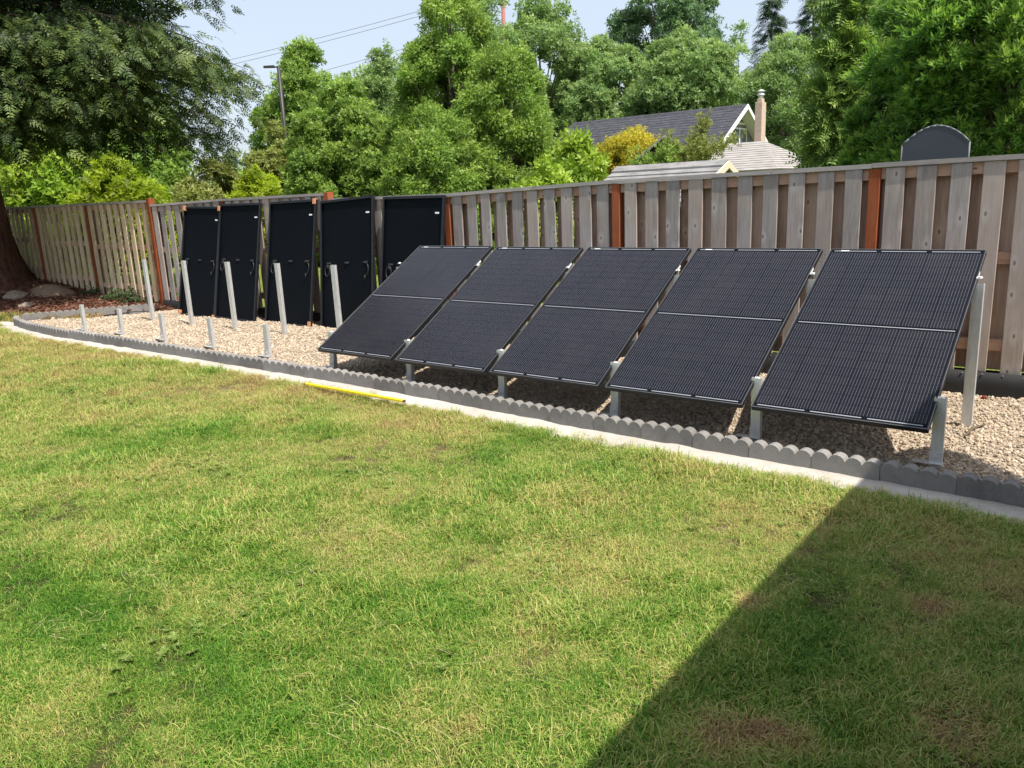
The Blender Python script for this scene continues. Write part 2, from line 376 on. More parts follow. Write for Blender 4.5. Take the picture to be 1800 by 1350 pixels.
def mat_grass():
    t = NT('grass_blade'); v = t.pos(); f = dry_field(t, v)
    a = t.n('ShaderNodeAttribute', attribute_name='tint').outputs['Fac']
    f = t.math('ADD', f, t.math('MULTIPLY', t.math('SUBTRACT', a, 0.5), 0.62))
    f = t.math('ADD', f, t.math('MULTIPLY', t.math('SUBTRACT', t.rnd(), 0.5), 0.26))
    wm = t.math('MULTIPLY', t.math('SUBTRACT', f, 1.02, clamp=True), 4.0, clamp=True)
    c = t.ramp(f, [(0.34, (0.060, 0.170, 0.014)), (0.53, (0.125, 0.265, 0.026)), (0.70, (0.230, 0.340, 0.055)), (0.86, (0.400, 0.425, 0.105)), (0.98, (0.500, 0.455, 0.170))])
    c = t.mix(wm, c, (0.34, 0.21, 0.10))
    p = t.principled(c, 0.5, 0, 0.25)
    tr = t.n('ShaderNodeBsdfTranslucent'); t.link(c, tr.inputs[0])
    ms = t.n('ShaderNodeMixShader'); ms.inputs[0].default_value = 0.3; t.link(p, ms.inputs[1]); t.link(tr.outputs[0], ms.inputs[2])
    return t.done(ms.outputs[0])
M['grass'] = mat_grass()
def mat_lawn():
    t = NT('lawn_soil'); v = t.pos(); f = dry_field(t, v); n = t.noise(v, 60, 4, 0.7)
    c = t.ramp(f, [(0.40, (0.030, 0.045, 0.010)), (0.62, (0.055, 0.058, 0.018)), (0.9, (0.16, 0.125, 0.06))])
    c = t.mix(t.math('MULTIPLY', n, 0.6), c, (0.05, 0.04, 0.022))
    return t.done(t.principled(c, 0.95, 0, 0.1, t.bump(n, 0.6, 0.02)))
M['lawn'] = mat_lawn()
M['weed'] = leaf_mat('broad_weed_leaf', [(0.12, 0.18, 0.04), (0.20, 0.27, 0.07), (0.31, 0.36, 0.15)], 0.35, 0.8, 0.05)
M['ivy'] = leaf_mat('ivy_leaf', [(0.020, 0.045, 0.012), (0.040, 0.075, 0.018), (0.100, 0.130, 0.050)], 0.2, 0.4, 0.4)

# ------------------------------------------------------------------ ground
SP = 1.10316                                     # spacing of the steel posts along the bed (x axis)
GZU = [-40, -6, -2.0, 0, 1.1, 2.2, 3.3, 4.4, 5.5, 6.6, 7.7, 8.8, 9.9, 11.03, 13, 40]
GZZ = [0.01, 0.01, 0.015, 0.010, 0.031, 0.038, 0.032, 0.018, 0.0, -0.019, -0.036, -0.046, -0.045, -0.031, -0.02, -0.02]
def gz(u): return np.interp(u, GZU, GZZ)
EDU = [-2.35, -1.9, -1.2, -0.2, 1.0, 2.2, 3.5, 4.5, 6.0, 7.4, 8.6, 9.6, 10.3, 11.0, 11.6, 14.0]
EDV = [-0.06, -0.24, -0.33, -0.40, -0.43, -0.45, -0.42, -0.38, -0.30, -0.27, -0.30, -0.315, -0.335, -0.375, -0.41, -0.45]
def ev(u): return np.interp(u, EDU, EDV)         # front face of the edging
def sst(a, b, x):
    t = np.clip((np.asarray(x, float) - a) / (b - a), 0, 1); return t * t * (3 - 2 * t)
def mulch_h(u, v):
    u = np.asarray(u, float); v = np.asarray(v, float)
    ramp = np.interp(u, [-14, -7, -5.4, -3.8, -2.0, -1.0], [0.42, 0.36, 0.29, 0.15, 0.06, 0.04])
    return 0.012 + ramp * sst(0.1, 1.5, v)
def lawn_h(u, v):
    z = gz(u) - 0.035
    z = z + 0.018 * np.sin(u * 1.3 + v * 0.7) * sst(-0.8, -1.8, v) + 0.012 * np.sin(v * 2.1 - u * 0.6) * sst(-0.8, -1.8, v)
    return np.where(v > 2.2, -0.02, z)

us = np.concatenate([[-400, -150, -60, -30], np.arange(-20, 16.01, 0.25), [22, 40, 100, 300]])
vs = np.concatenate([[-120, -40, -18], np.arange(-10, 2.51, 0.25), [4, 8, 14, 22, 32, 45, 60, 80, 110, 160, 260, 500]])
UU, VV = np.meshgrid(us, vs, indexing='ij')
ZZ = lawn_h(UU, VV)
ZZ = np.where((VV > -0.2) & (VV < 2.2) & (UU > -2.5) & (UU < 15), ZZ - 0.06, ZZ)
def grid_faces(nu, nv):
    i, j = np.meshgrid(np.arange(nu - 1), np.arange(nv - 1), indexing='ij')
    a = (i * nv + j).ravel(); return np.stack([a, a + nv, a + nv + 1, a + 1], 1)
me = mesh_np('lawn', np.stack([UU.ravel(), VV.ravel(), ZZ.ravel()], 1), grid_faces(len(us), len(vs)), M['lawn'], smooth=True)
tag(obj_me('lawn', me), kind='structure')

# the neighbours' lawn beyond the fence
t_ = NT('far_lawn_grass'); v_ = t_.pos(); n_ = t_.noise(v_, 1.2, 4); f_ = t_.noise(v_, 40, 3)
c_ = t_.ramp(t_.math('ADD', t_.math('MULTIPLY', n_, 0.6), t_.math('MULTIPLY', f_, 0.4)), [(0.3, (0.11, 0.16, 0.03)), (0.55, (0.18, 0.23, 0.045)), (0.75, (0.27, 0.29, 0.075))])
M['far_lawn'] = t_.done(t_.principled(c_, 0.9, 0, 0.1, t_.bump(f_, 1.0, 0.05)))
fu = np.concatenate([[-90, -50], np.arange(-30, 31, 3.0), [50]]); fv = np.concatenate([np.arange(2.75, 40, 2.0), [60, 75]])
FU, FV2 = np.meshgrid(fu, fv, indexing='ij')
tag(obj_me('neighbour_lawn', mesh_np('neighbour_lawn', np.stack([FU.ravel(), FV2.ravel(), 0.02 + 0.03 * np.sin(FU * 0.5).ravel() * np.cos(FV2 * 0.4).ravel()], 1), grid_faces(len(fu), len(fv)), M['far_lawn'], smooth=True)), kind='structure')

# gravel bed: left border runs from the front corner to the fence
SIDE0 = np.array([-2.30, -0.08]); SIDE1 = np.array([-1.05, 1.88])
def bed_h(u, v):
    und = 0.012 * np.sin(u * 2.1 + 1.3 * v) + 0.010 * np.sin(u * 4.7 - 2.2 * v + 1)
    return gz(u) + und * sst(-0.2, 0.3, v) - 0.012 * (1 - sst(-0.35, -0.05, v))
nv_ = 24; bu = np.concatenate([np.linspace(-2.3, 13.5, 130)])
rows = []
for k in range(nv_):
    q = k / (nv_ - 1)
    left = SIDE0 + (SIDE1 + np.array([0.06, 0.1]) - SIDE0) * q
    uu = left[0] + (13.5 - left[0]) * (bu - bu[0]) / (bu[-1] - bu[0])
    vv = (ev(uu) + 0.05) * (1 - q) + 1.98 * q
    rows.append(np.stack([uu, vv, bed_h(uu, vv)], 1))
G = np.array(rows); nvv, nuu = G.shape[:2]
me = mesh_np('gravel_bed', G.reshape(-1, 3), grid_faces(nvv, nuu)[:, ::-1], M['gravel_bed'], smooth=True)
tag(obj_me('gravel_bed', me), kind='structure')

# mulch bed left of it, rising to the fence and the redwood
mu = np.linspace(-15, -0.98, 75); mq = np.linspace(0, 1, 26)
def mulch_front(u):                              # front edge of the mulch
    return np.interp(u, [-15, -4.2, -3.2, -2.2, -1.7, -1.3, -0.98], [-0.1, 0.05, 0.22, 0.45, 0.85, 1.5, 1.95])
rng = np.random.default_rng(5)
MV = []
for u in mu:
    for q in mq:
        v = mulch_front(u) * (1 - q) + 2.7 * q
        bump_ = 0.02 * mnoise.noise(Vector((u * 3, v * 3, 0)))
        MV.append((u, v, float(mulch_h(u, v)) - 0.03 * (1 - min(1, q * 6)) + bump_))
me = mesh_np('mulch_bed', MV, grid_faces(len(mu), len(mq)), M['mulch'], smooth=True)
tag(obj_me('mulch_bed', me), kind='structure')
# low heap of dry dirt on the mulch
def heap(name, cx, cy, rx, ry, h, mat, seed):
    V = []; nr, na = 7, 22
    for i in range(nr):
        for j in range(na):
            a = 2 * PI * j / na; r = i / (nr - 1)
            x = cx + rx * r * math.cos(a); y = cy + ry * r * math.sin(a)
            z = float(mulch_h(x, y)) + h * (1 - r * r) ** 1.3 * (1 + 0.35 * mnoise.noise(Vector((x * 4 + seed, y * 4, 0)))) - 0.03 * r
            V.append((x, y, z))
    F = [(i * na + j, (i + 1) * na + j, (i + 1) * na + (j + 1) % na, i * na + (j + 1) % na) for i in range(nr - 1) for j in range(na)]
    return tag(obj_me(name, mesh_np(name, V, F, mat, smooth=True)), kind='structure')
heap('dirt_mound', -4.55, 1.45, 0.75, 0.42, 0.15, M['dirt'], 1)

# ------------------------------------------------------------------ foliage tools
def rot_to(axis, roll):
    """rotation matrices (N,3,3) taking +Z to axis with a roll"""
    a = axis / np.linalg.norm(axis, axis=1, keepdims=True)
    ref = np.where(np.abs(a[:, 2:3]) < 0.95, np.array([[0, 0, 1.0]]), np.array([[1.0, 0, 0]]))
    x = np.cross(ref, a); x /= np.linalg.norm(x, axis=1, keepdims=True); y = np.cross(a, x)
    c, s_ = np.cos(roll)[:, None], np.sin(roll)[:, None]
    return np.stack([x * c + y * s_, -x * s_ + y * c, a], 2)
def leaf_quad(base, d, side, L, W, fold=0.15):
    nrm = np.cross(d, side)
    return [base, base + d * L * 0.45 + side * W * 0.5 + nrm * L * fold, base + d * L, base + d * L * 0.45 - side * W * 0.5 + nrm * L * fold]
def leaf_tri(base, d, side, L, W, fold=0.15):
    m = base + d * L * 0.22
    return [m + side * W * 0.52, base + d * L, m - side * W * 0.52]
LEAFK = 3
def leaf(base, d, side, L, W, fold=0.15): return (leaf_tri if LEAFK == 3 else leaf_quad)(base, d, side, L, W, fold)
def unit(v): v = np.asarray(v, float); return v / np.linalg.norm(v)
def tmpl_broad(rng, n=9, L=0.5, W=0.30, spread=1.0):
    V = []; T = []
    for i in range(n):
        t = (i + 0.5) / n; a = i * 2.4 + rng.uniform(-.4, .4)
        out = np.array([math.cos(a), math.sin(a), 0]); d = unit(out * spread + np.array([0, 0, 0.10 + 0.8 * t]) + rng.normal(0, .2, 3))
        side = unit(np.cross(d, np.array([0, 0, 1.0]) + rng.normal(0, .35, 3))); sc = rng.uniform(.75, 1.15)
        V += leaf(np.array([0, 0, t * 0.55]) + out * 0.04, d, side, L * sc, W * sc); T += [rng.uniform(-.2, .2)] * LEAFK
    return np.array(V), np.arange(len(V)).reshape(-1, LEAFK), np.array(T)
def tmpl_laurel(rng, n=9):
    V = []; T = []
    for i in range(n):
        t = (i + 0.5) / n; a = i * 2.4 + rng.uniform(-.3, .3)
        out = np.array([math.cos(a), math.sin(a), 0]); d = unit(out * (1.0 - 0.65 * t) + np.array([0, 0, 0.35 + 0.9 * t]))
        side = unit(np.cross(d, np.array([0, 0, 1.0]) + rng.normal(0, .2, 3)))
        V += leaf(np.array([0, 0, t * 0.45]), d, side, 0.62 * rng.uniform(.8, 1.1), 0.20, 0.08); T += [0.45 * t - 0.2 + rng.uniform(-.1, .1)] * LEAFK
    return np.array(V), np.arange(len(V)).reshape(-1, LEAFK), np.array(T)
def tmpl_hang(rng, n=8):
    V = []; T = []
    for i in range(n):
        t = (i + 0.5) / n; a = i * 2.4 + rng.uniform(-.5, .5)
        out = np.array([math.cos(a), math.sin(a), 0]); d = unit(out * 0.9 + np.array([0, 0, 0.7]) + rng.normal(0, .15, 3))
        side = unit(np.cross(d, np.array([0, 0, 1.0]) + rng.normal(0, .35, 3))); sc = rng.uniform(.8, 1.15)
        V += leaf(np.array([0, 0, t * 0.8]) + out * .05, d, side, 0.45 * sc, 0.20 * sc, 0.1); T += [rng.uniform(-.2, .2)] * LEAFK
    return np.array(V), np.arange(len(V)).reshape(-1, LEAFK), np.array(T)
def tmpl_frond(rng, n=8, wid=0.42, droop=0.35, lw=0.085):
    """flat feathery conifer spray along +Z, lying in XZ, tip bending to -Y"""
    V = []; T = []
    for i in range(n):
        t = (i + 0.4) / n
        for sg in (-1, 1):
            b = np.array([0, -droop * t * t, t]); l = wid * (1 - 0.75 * t) + 0.08
            d = unit(np.array([sg * 0.85, -0.25 + rng.uniform(-.25, .25), 0.65 + rng.uniform(-.15, .15)])); side = unit(np.cross(d, np.array([0.2 * sg, 1, 0.2])))
            V += leaf(b, d, side, l, lw, 0.03); T += [0.3 * t - 0.1 + rng.uniform(-.12, .12)] * LEAFK
    V += leaf(np.array([0, 0, 0.0]), unit([0, -droop * 0.6, 1]), np.array([1.0, 0, 0]), 1.12, 0.07, 0.0); T += [0.0] * LEAFK
    return np.array(V), np.arange(len(V)).reshape(-1, LEAFK), np.array(T)

def scatter(name, tmpls, P, A, size, tint, mat, rng, parent=None, roll=None):
    """one mesh: template sprigs at points P along axes A"""
    n = len(P); idx = rng.integers(0, len(tmpls), n); VS, FS, TS = [], [], []; base = 0
    roll = rng.uniform(0, 2 * PI, n) if roll is None else roll
    R = rot_to(A, roll)
    for k, (tv, tf, tt) in enumerate(tmpls):
        m = np.where(idx == k)[0]
        if not len(m): continue
        v = np.einsum('nij,kj->nki', R[m], tv) * size[m][:, None, None] + P[m][:, None, :]
        VS.append(v.reshape(-1, 3)); FS.append((tf[None] + (np.arange(len(m)) * len(tv))[:, None, None]).reshape(-1, tf.shape[1]) + base)
        TS.append(np.clip(tint[m][:, None] + tt[None], 0, 1).ravel()); base += len(m) * len(tv)
    me = mesh_np(name, np.concatenate(VS), np.concatenate(FS), mat, {'tint': np.concatenate(TS)})
    return obj_me(name, me, parent)

TB = {}
_r = np.random.default_rng(11)
TB['broad'] = [tmpl_broad(_r) for _ in range(5)]
TB['hang'] = [tmpl_hang(_r) for _ in range(4)]
TB['frond'] = [tmpl_frond(_r) for _ in range(4)]
TB['redfrond'] = [tmpl_frond(_r, 5, 0.46, 0.3, 0.145) for _ in range(5)]
TB['weep'] = [tmpl_frond(_r, 8, 0.30, 0.1) for _ in range(4)]

TB['laurel'] = [tmpl_laurel(_r) for _ in range(5)]
LEAFK = 4                                        # near shrubs get folded four-cornered leaves
TB['near'] = [tmpl_hang(_r) for _ in range(4)]; TB['ivy'] = [tmpl_broad(_r) for _ in range(4)]
PROF = {
    'round': lambda t: np.sqrt(np.clip(1 - (2 * t - 1) ** 2, 0, 1)) * 0.9 + 0.1,
    'dome': lambda t: np.clip(1 - t ** 2.6, 0, 1) ** 0.6 * 0.95 + 0.05,
    'column': lambda t: np.clip(np.minimum(t * 6 + 0.45, 1) * (1 - t ** 3.5) ** 0.8, 0.08, 1),
    'cone': lambda t: np.clip(1.02 - t, 0.03, 1),
    'egg': lambda t: np.clip(np.sin(np.pi * np.clip(t, 0, 1) ** 0.75), 0.0, 1) ** 0.7 * 0.92 + 0.08,
}
def foliage_points(lobes, n, rng, out_c, up_k, jitter=0.45, low_cut=-0.35):
    L = np.array([l[:3] for l in lobes]); r = np.array([l[3] for l in lobes]); e = np.array([l[4] if len(l) > 4 else 0.85 for l in lobes])
    w_ = r ** 2; k = rng.choice(len(L), int(n * 1.6), p=w_ / w_.sum())
    d = rng.normal(0, 1, (len(k), 3)); d /= np.linalg.norm(d, axis=1, keepdims=True)
    out = L[k] - out_c; out[:, 2] *= 0.4; ol = np.linalg.norm(out, axis=1, keepdims=True); out = out / np.maximum(ol, .2)
    ok = ((d * out).sum(1) > low_cut - 0.2) & (d[:, 2] > low_cut - 0.3 + rng.uniform(-.5, .2, len(k)))
    k, d, out = k[ok][:n], d[ok][:n], out[ok][:n]
    rr = r[k] * (0.66 + 0.42 * rng.random(len(k))) * np.where(rng.random(len(k)) < 0.2, rng.uniform(1.05, 1.6, len(k)), 1.0)
    P = L[k] + d * rr[:, None] * np.stack([np.ones(len(k)), np.ones(len(k)), e[k]], 1)
    A = d * 0.8 + out * 0.35 + np.array([0, 0, up_k]) + rng.normal(0, jitter, (len(k), 3))
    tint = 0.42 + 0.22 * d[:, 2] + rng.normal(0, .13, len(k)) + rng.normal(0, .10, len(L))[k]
    return P, A, tint

def make_tree(name, label, cat, px, top, width, D, prof='egg', species='broad', leaf='leaf_mid', sprig=0.30, n=5200, nl=46,
              base=0.6, group=None, up_k=0.25, seed=0, bark='bark', trunk_r=0.16, lobe=(0.20, 0.36), limbs=True, depth_k=1.0, lean=0.0):
    rng = np.random.default_rng(seed * 7 + 13)
    T = at_dist(px, top, D); R = 0.5 * width * depth(T) / FPX
    cx, cy, z1 = T[0], T[1], T[2]; z0 = base; H = z1 - z0; f = PROF[prof]
    lobes = []
    tt = np.linspace(0.02, 0.97, 200); p = f(tt) ** 1.1; p /= p.sum()
    for i in range(nl):
        t = rng.choice(tt, p=p); a = rng.uniform(0, 2 * PI); rp = float(f(np.array(t))) * R
        lr = max(0.12 * R, R * rng.uniform(*lobe) * (0.55 + 0.45 * rp / R))
        rad = max(0.0, rp - lr * 0.55) * math.sqrt(rng.uniform(0.35, 1.0)) * rng.uniform(0.85, 1.12)
        zz = z0 + t * H - lr * 0.5 * t
        lobes.append((cx + rad * math.cos(a) + lean * t * H, cy + rad * math.sin(a) * depth_k, zz, lr, 0.8))
    for t in (0.9, 0.97): lobes.append((cx + rng.uniform(-.1, .1) * R + lean * t * H, cy, z0 + t * H - R * 0.12, R * 0.17, 1.0))
    e = empty(name, (cx, cy, -0.05)); tag(e, label, cat, group)
    mb = MB(); zt = z0 + H * 0.8
    tp = [(0, 0, -0.15), (0.02 * H, 0.01 * H, H * 0.3), (lean * 0.5 * H, 0, z0 + H * 0.55), (lean * 0.8 * H, 0, zt)]
    mb.tube(tp, [trunk_r * 1.25, trunk_r, trunk_r * 0.6, trunk_r * 0.15], 8)
    if limbs:
        for l in lobes[::2]:
            hz = max(0.3, z0 * 0.6 + (l[2] - z0) * 0.55)
            a = Vector((0, 0, hz)); b = Vector((l[0] - cx, l[1] - cy, l[2] + 0.05))
            m = a.lerp(b, 0.55) + Vector((0, 0, -0.06 * (b - a).length))
            mb.tube([a, m, b], [trunk_r * 0.32, trunk_r * 0.2, trunk_r * 0.06], 5, False)
    mb.build('trunk', M[bark], e)
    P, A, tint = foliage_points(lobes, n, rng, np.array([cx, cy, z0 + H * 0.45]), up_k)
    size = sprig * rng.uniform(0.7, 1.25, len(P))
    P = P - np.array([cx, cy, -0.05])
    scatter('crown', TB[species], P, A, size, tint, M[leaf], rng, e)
    return e

# ------------------------------------------------------------------ the fence
FV = 2.0
POSTS = [-10.7, -8.35, -6.08, -3.78, -1.45, 0.74, 3.21, 5.38, 7.67, 10.09, 12.45]
# per bay: height of the cap's underside at its left and right post
CAPZ = {0: (1.84, 1.835), 1: (1.835, 1.83), 2: (1.83, 1.82), 3: (1.815, 1.81), 4: (1.735, 1.765), 5: (1.765, 1.765), 6: (1.69, 1.68), 7: (1.68, 1.735), 8: (1.735, 1.75), 9: (1.755, 1.775)}
def fence_bottom(u): return np.interp(u, [-12, -7, -5.4, -3.8, -1.5, 0, 13], [0.40, 0.34, 0.27, 0.14, 0.12, 0.13, 0.16])
fence = tag(empty('wooden_fence', (0, FV, 0)), 'long weathered board on board cedar fence with orange stained posts behind the gravel bed', 'fence')
plank_cache = {}
def plank_mesh(wd, h, mat, th=0.018):
    k = (round(wd, 3), round(h, 2), mat)
    if k not in plank_cache:
        plank_cache[k] = MB().box(-wd / 2, wd / 2, -th / 2, th / 2, 0, h, 0.003).mesh('plank', M[mat])
    return plank_cache[k]
rf = random.Random(4)
for b in range(len(POSTS) - 1):
    p0, p1 = POSTS[b], POSTS[b + 1]; c0, c1 = CAPZ[b]; L = p1 - p0
    capz = lambda u: c0 + (c1 - c0) * (u - p0) / L
    ang = math.atan2(c1 - c0, L)
    left = b <= 3
    nf = 9 if b < 5 else 10
    pitch = (L - 0.09) / (nf + 0.0)
    for i in range(nf):
        uc = p0 + 0.045 + pitch * (i + 0.5) + rf.uniform(-.008, .008) - (0.03 if left else 0.0)
        wd = rf.choice([0.132, 0.138, 0.142]) if not left else rf.choice([0.128, 0.134])
        z0 = float(fence_bottom(uc)) + rf.uniform(-.012, .012); h = round(capz(uc) - 0.004 - z0, 2)
        obj_me('plank', plank_mesh(wd, h, 'wood_tan' if left else 'wood_front'), fence, (uc, -0.02 + rf.uniform(-.003, .003), z0), (rf.uniform(-.004, .004), rf.uniform(-.006, .006), rf.uniform(-.02, .02)))
    for i in range(nf + 1):
        uc = p0 + 0.045 + pitch * i + rf.uniform(-.012, .012)
        if i == 0: uc += 0.045
        if i == nf: uc -= 0.045
        if b <= 4:                                   # bays one looks into from the side: daylight shows between the boards
            uc = p0 + 0.045 + pitch * (i + 0.5) + (0.5 * pitch if False else 0) - 0.03 + pitch - 0.074 * (CAM[0] - p0 - pitch * i) / (FV - CAM[1]) - pitch
            if uc - 0.07 < p0 + 0.046: uc = p0 + 0.118
            if uc + 0.07 > p1 - 0.046: continue
        wd = rf.choice([0.130, 0.136, 0.140]) if b < 5 else rf.choice([0.146, 0.150, 0.154]) if b < 7 else rf.choice([0.162, 0.168, 0.174])
        z0 = float(fence_bottom(uc)) + 0.01; h = round(capz(uc) - 0.006 - z0 - rf.uniform(0.02, 0.05), 2)
        obj_me('plank', plank_mesh(wd, h, 'wood_tan' if left else 'wood_rear'), fence, (uc, 0.068, z0), (0, rf.uniform(-.006, .006), rf.uniform(-.02, .02)))
    for zr in (0.0, 0.5, 1.0):
        zb = float(fence_bottom((p0 + p1) / 2))
        za = (zb + 0.17) * (1 - zr) + (min(c0, c1) - 0.085) * zr if zr < 1 else None
        m0 = c0 - 0.092 if za is None else za; m1 = c1 - 0.092 if za is None else za
        mb = MB().prism([(p0 + 0.046, m0), (p1 - 0.046, m1), (p1 - 0.046, m1 + 0.088), (p0 + 0.046, m0 + 0.088)], 'y', -0.008, 0.055)
        mb.build('rail', M['wood_rail'], fence)
    # cap boards: two lengths butted
    um = p0 + L * (0.45 + 0.2 * (b % 3) / 2)
    for a0, a1 in ((p0 - 0.02 if b else p0, um - 0.002), (um + 0.002, p1 - 0.024)):
        k0, k1 = capz(a0), capz(a1)
        MB().prism([(a0, k0), (a1, k1), (a1, k1 + 0.036), (a0, k0 + 0.036)], 'y', -0.042, 0.098).build('cap_board', M['wood_cap'], fence)
for i, u in enumerate(POSTS):
    top = max(CAPZ[min(i, 9)][0], CAPZ[max(i - 1, 0)][1])
    low = min(CAPZ[min(i, 9)][0], CAPZ[max(i - 1, 0)][1])
    proud = 0.0
    ztop = low - 0.004 if i not in (4, 6) else low - 0.004 + 0.06
    if i == 6: ztop = CAPZ[5][1] + 0.045
    if i == 4: ztop = CAPZ[3][1] + 0.06
    if i in (4, 6):                              # taller posts that stop the higher cap
        MB().box(u - 0.018, u + 0.066, -0.056, 0.05, float(fence_bottom(u)) - 0.2, ztop, 0.004).build('post', M['post_stain'], fence)
    else:
        MB().box(u - 0.044, u + 0.044, -0.034, 0.052, float(fence_bottom(u)) - 0.2, ztop, 0.004).build('post', M['post_stain'], fence)

# black plastic barrier along the foot of the fence
bar = tag(empty('root_barrier', (0, 1.945, 0)), 'low black plastic barrier strip screwed along the foot of the fence', 'barrier')
xs = np.arange(-1.38, 13.51, 0.3); BV = []
for x in xs:
    wob = 0.006 * math.sin(x * 3.1) + 0.004 * math.sin(x * 7.7)
    z = float(gz(x))
    for (y, zz) in ((wob - 0.01, z - 0.06), (wob * 0.6 - 0.004, z + 0.08), (wob * 0.3, 0.165 + 0.004 * math.sin(x * 5)), (wob * 0.3 + 0.005, 0.165 + 0.004 * math.sin(x * 5)), (wob + 0.0, z - 0.06)):
        BV.append((x, y, zz))
obj_me('strip', mesh_np('strip', BV, grid_faces(len(xs), 5), M['barrier']), bar)
mb = MB()
for x in np.arange(-1.2, 13.4, 0.14):
    mb.box(x - 0.005, x + 0.005, -0.003, 0.004, 0.140, 0.148, 0.001)
mb.build('screw', M['screw'], bar)['kind'] = 'stuff'

# ------------------------------------------------------------------ scalloped edging and its mortar strip
def block_mesh(L=0.395, th=0.075, h=0.115, n=4, name='edging_block'):
    out = [(-L / 2, -0.06), (L / 2, -0.06)]; wd = L / n; pts = []
    for i in range(n):
        c = L / 2 - wd * (i + 0.5)
        for k in range(7):
            a = math.radians(18 + (180 - 36) * k / 6)
            pts.append((c + wd * 0.5 * math.cos(a) / math.cos(math.radians(18)), h - 0.045 + 0.052 * (math.sin(a) - math.sin(math.radians(18))) + 0.014))
    bm = MB(); bm.prism(out + pts, 'y', 0, th)
    bmesh.ops.bevel(bm.bm, geom=[e_ for e_ in bm.bm.edges if e_.calc_length() > 0.05 and abs((e_.verts[0].co - e_.verts[1].co).y) > 0.05 and abs(abs(e_.verts[0].co.x) - L / 2) < 1e-4], offset=0.004, segments=1, affect='EDGES')
    return bm.mesh(name, M['block'])
bmesh_block = block_mesh()
edge_row = tag(empty('garden_edging', (0, 0, 0)), 'long front row of grey scalloped concrete edging between gravel and lawn', 'edging')
def walk(path, step):
    """points every `step` metres along a polyline"""
    P = [np.array(p, float) for p in path]; out = []; s = 0.0; k = 0
    seg = [np.linalg.norm(P[i + 1] - P[i]) for i in range(len(P) - 1)]; cum = np.concatenate([[0], np.cumsum(seg)])
    n = int(cum[-1] // step)
    for i in range(n + 1):
        d = i * step; j = min(np.searchsorted(cum, d, side='right') - 1, len(seg) - 1)
        out.append(P[j] + (P[j + 1] - P[j]) * (d - cum[j]) / seg[j])
    return out
pu = np.arange(-2.3, 13.0, 0.1); W_ = walk([(u, ev(u)) for u in pu], 0.3985)
re_ = random.Random(9)
for i in range(len(W_) - 1):
    a, b = W_[i], W_[i + 1]; m = (a + b) / 2
    obj_me('edging_block', bmesh_block, edge_row, (m[0], m[1] + re_.uniform(-.004, .004), float(gz(m[0])) - 0.012 + re_.uniform(-.006, .006)), (re_.uniform(-.03, .03), re_.uniform(-.008, .008), math.atan2(b[1] - a[1], b[0] - a[0]) + re_.uniform(-.008, .008)))
side_row = tag(empty('garden_edging', (0, 0, 0)), 'short left end row of pale scalloped concrete edging between gravel and bark mulch', 'edging')
W2 = walk([SIDE0 + np.array([0.02, 0.10]), SIDE1], 0.3985)
for i in range(len(W2) - 1):
    a, b = W2[i], W2[i + 1]; m = (a + b) / 2
    obj_me('edging_block', bmesh_block, side_row, (m[0], m[1], float(gz(m[0])) + 0.0 + 0.02 * i / len(W2)), (re_.uniform(-.03, .03), 0, math.atan2(b[1] - a[1], b[0] - a[0]) + re_.uniform(-.01, .01)))
# mortar strip
cu = np.arange(-2.75, 13.2, 0.08); CV = []; rows_ = 7
for u in cu:
    a = float(ev(u)) if u > -2.3 else -0.08 + (u + 2.3) * 0.1
    wdt = 0.265 + 0.05 * mnoise.noise(Vector((u * 1.1, 3, 0))) + 0.035 * mnoise.noise(Vector((u * 4.3, 7, 0)))
    if u < -2.3: wdt *= 1.1
    for k in range(rows_):
        q = k / (rows_ - 1); v = a + 0.02 - (wdt + 0.02) * q
        z = float(gz(u)) - 0.008 + 0.010 * mnoise.noise(Vector((u * 5, v * 9, 1))) + 0.006 * mnoise.noise(Vector((u * 16, v * 20, 4))) - 0.004 * q
        if k == rows_ - 1: z -= 0.05
        CV.append((u, v, z))
tag(obj_me('mortar_strip', mesh_np('mortar_strip', CV, grid_faces(len(cu), rows_)[:, ::-1], M['cement'], smooth=True)), kind='structure')

# ------------------------------------------------------------------ steel posts
ORD = ['leftmost', 'second from the left', 'third from the left', 'fourth from the left', 'fifth from the left']
def channel_mesh(h, web=0.065, fl=0.040, lip=0.014, th=0.004, below=0.12):
    """lipped C channel, web to the front (-y), open to the back"""
    a = web / 2
    pts = [(-a, -fl / 2), (a, -fl / 2), (a, fl / 2), (a - lip, fl / 2), (a - lip, fl / 2 - th), (a - th, fl / 2 - th), (a - th, -fl / 2 + th),
           (-a + th, -fl / 2 + th), (-a + th, fl / 2 - th), (-a + lip, fl / 2 - th), (-a + lip, fl / 2), (-a, fl / 2)]
    return MB().prism(pts, 'z', -below, h)
def bolt(mb, x, y, z):
    Mx = Matrix.Translation((x, y, z)) @ Matrix.Rotation(PI / 2, 4, 'X')
    mb.prism([(0.008 * math.cos(PI * k / 3), 0.008 * math.sin(PI * k / 3)) for k in range(6)], 'z', -0.006, 0.006, Mx)
front_h, rear_h = 0.402, 0.955
me_f = channel_mesh(front_h + 0.03).mesh('channel', M['galv']); me_r = channel_mesh(rear_h + 0.03).mesh('channel', M['galv'])
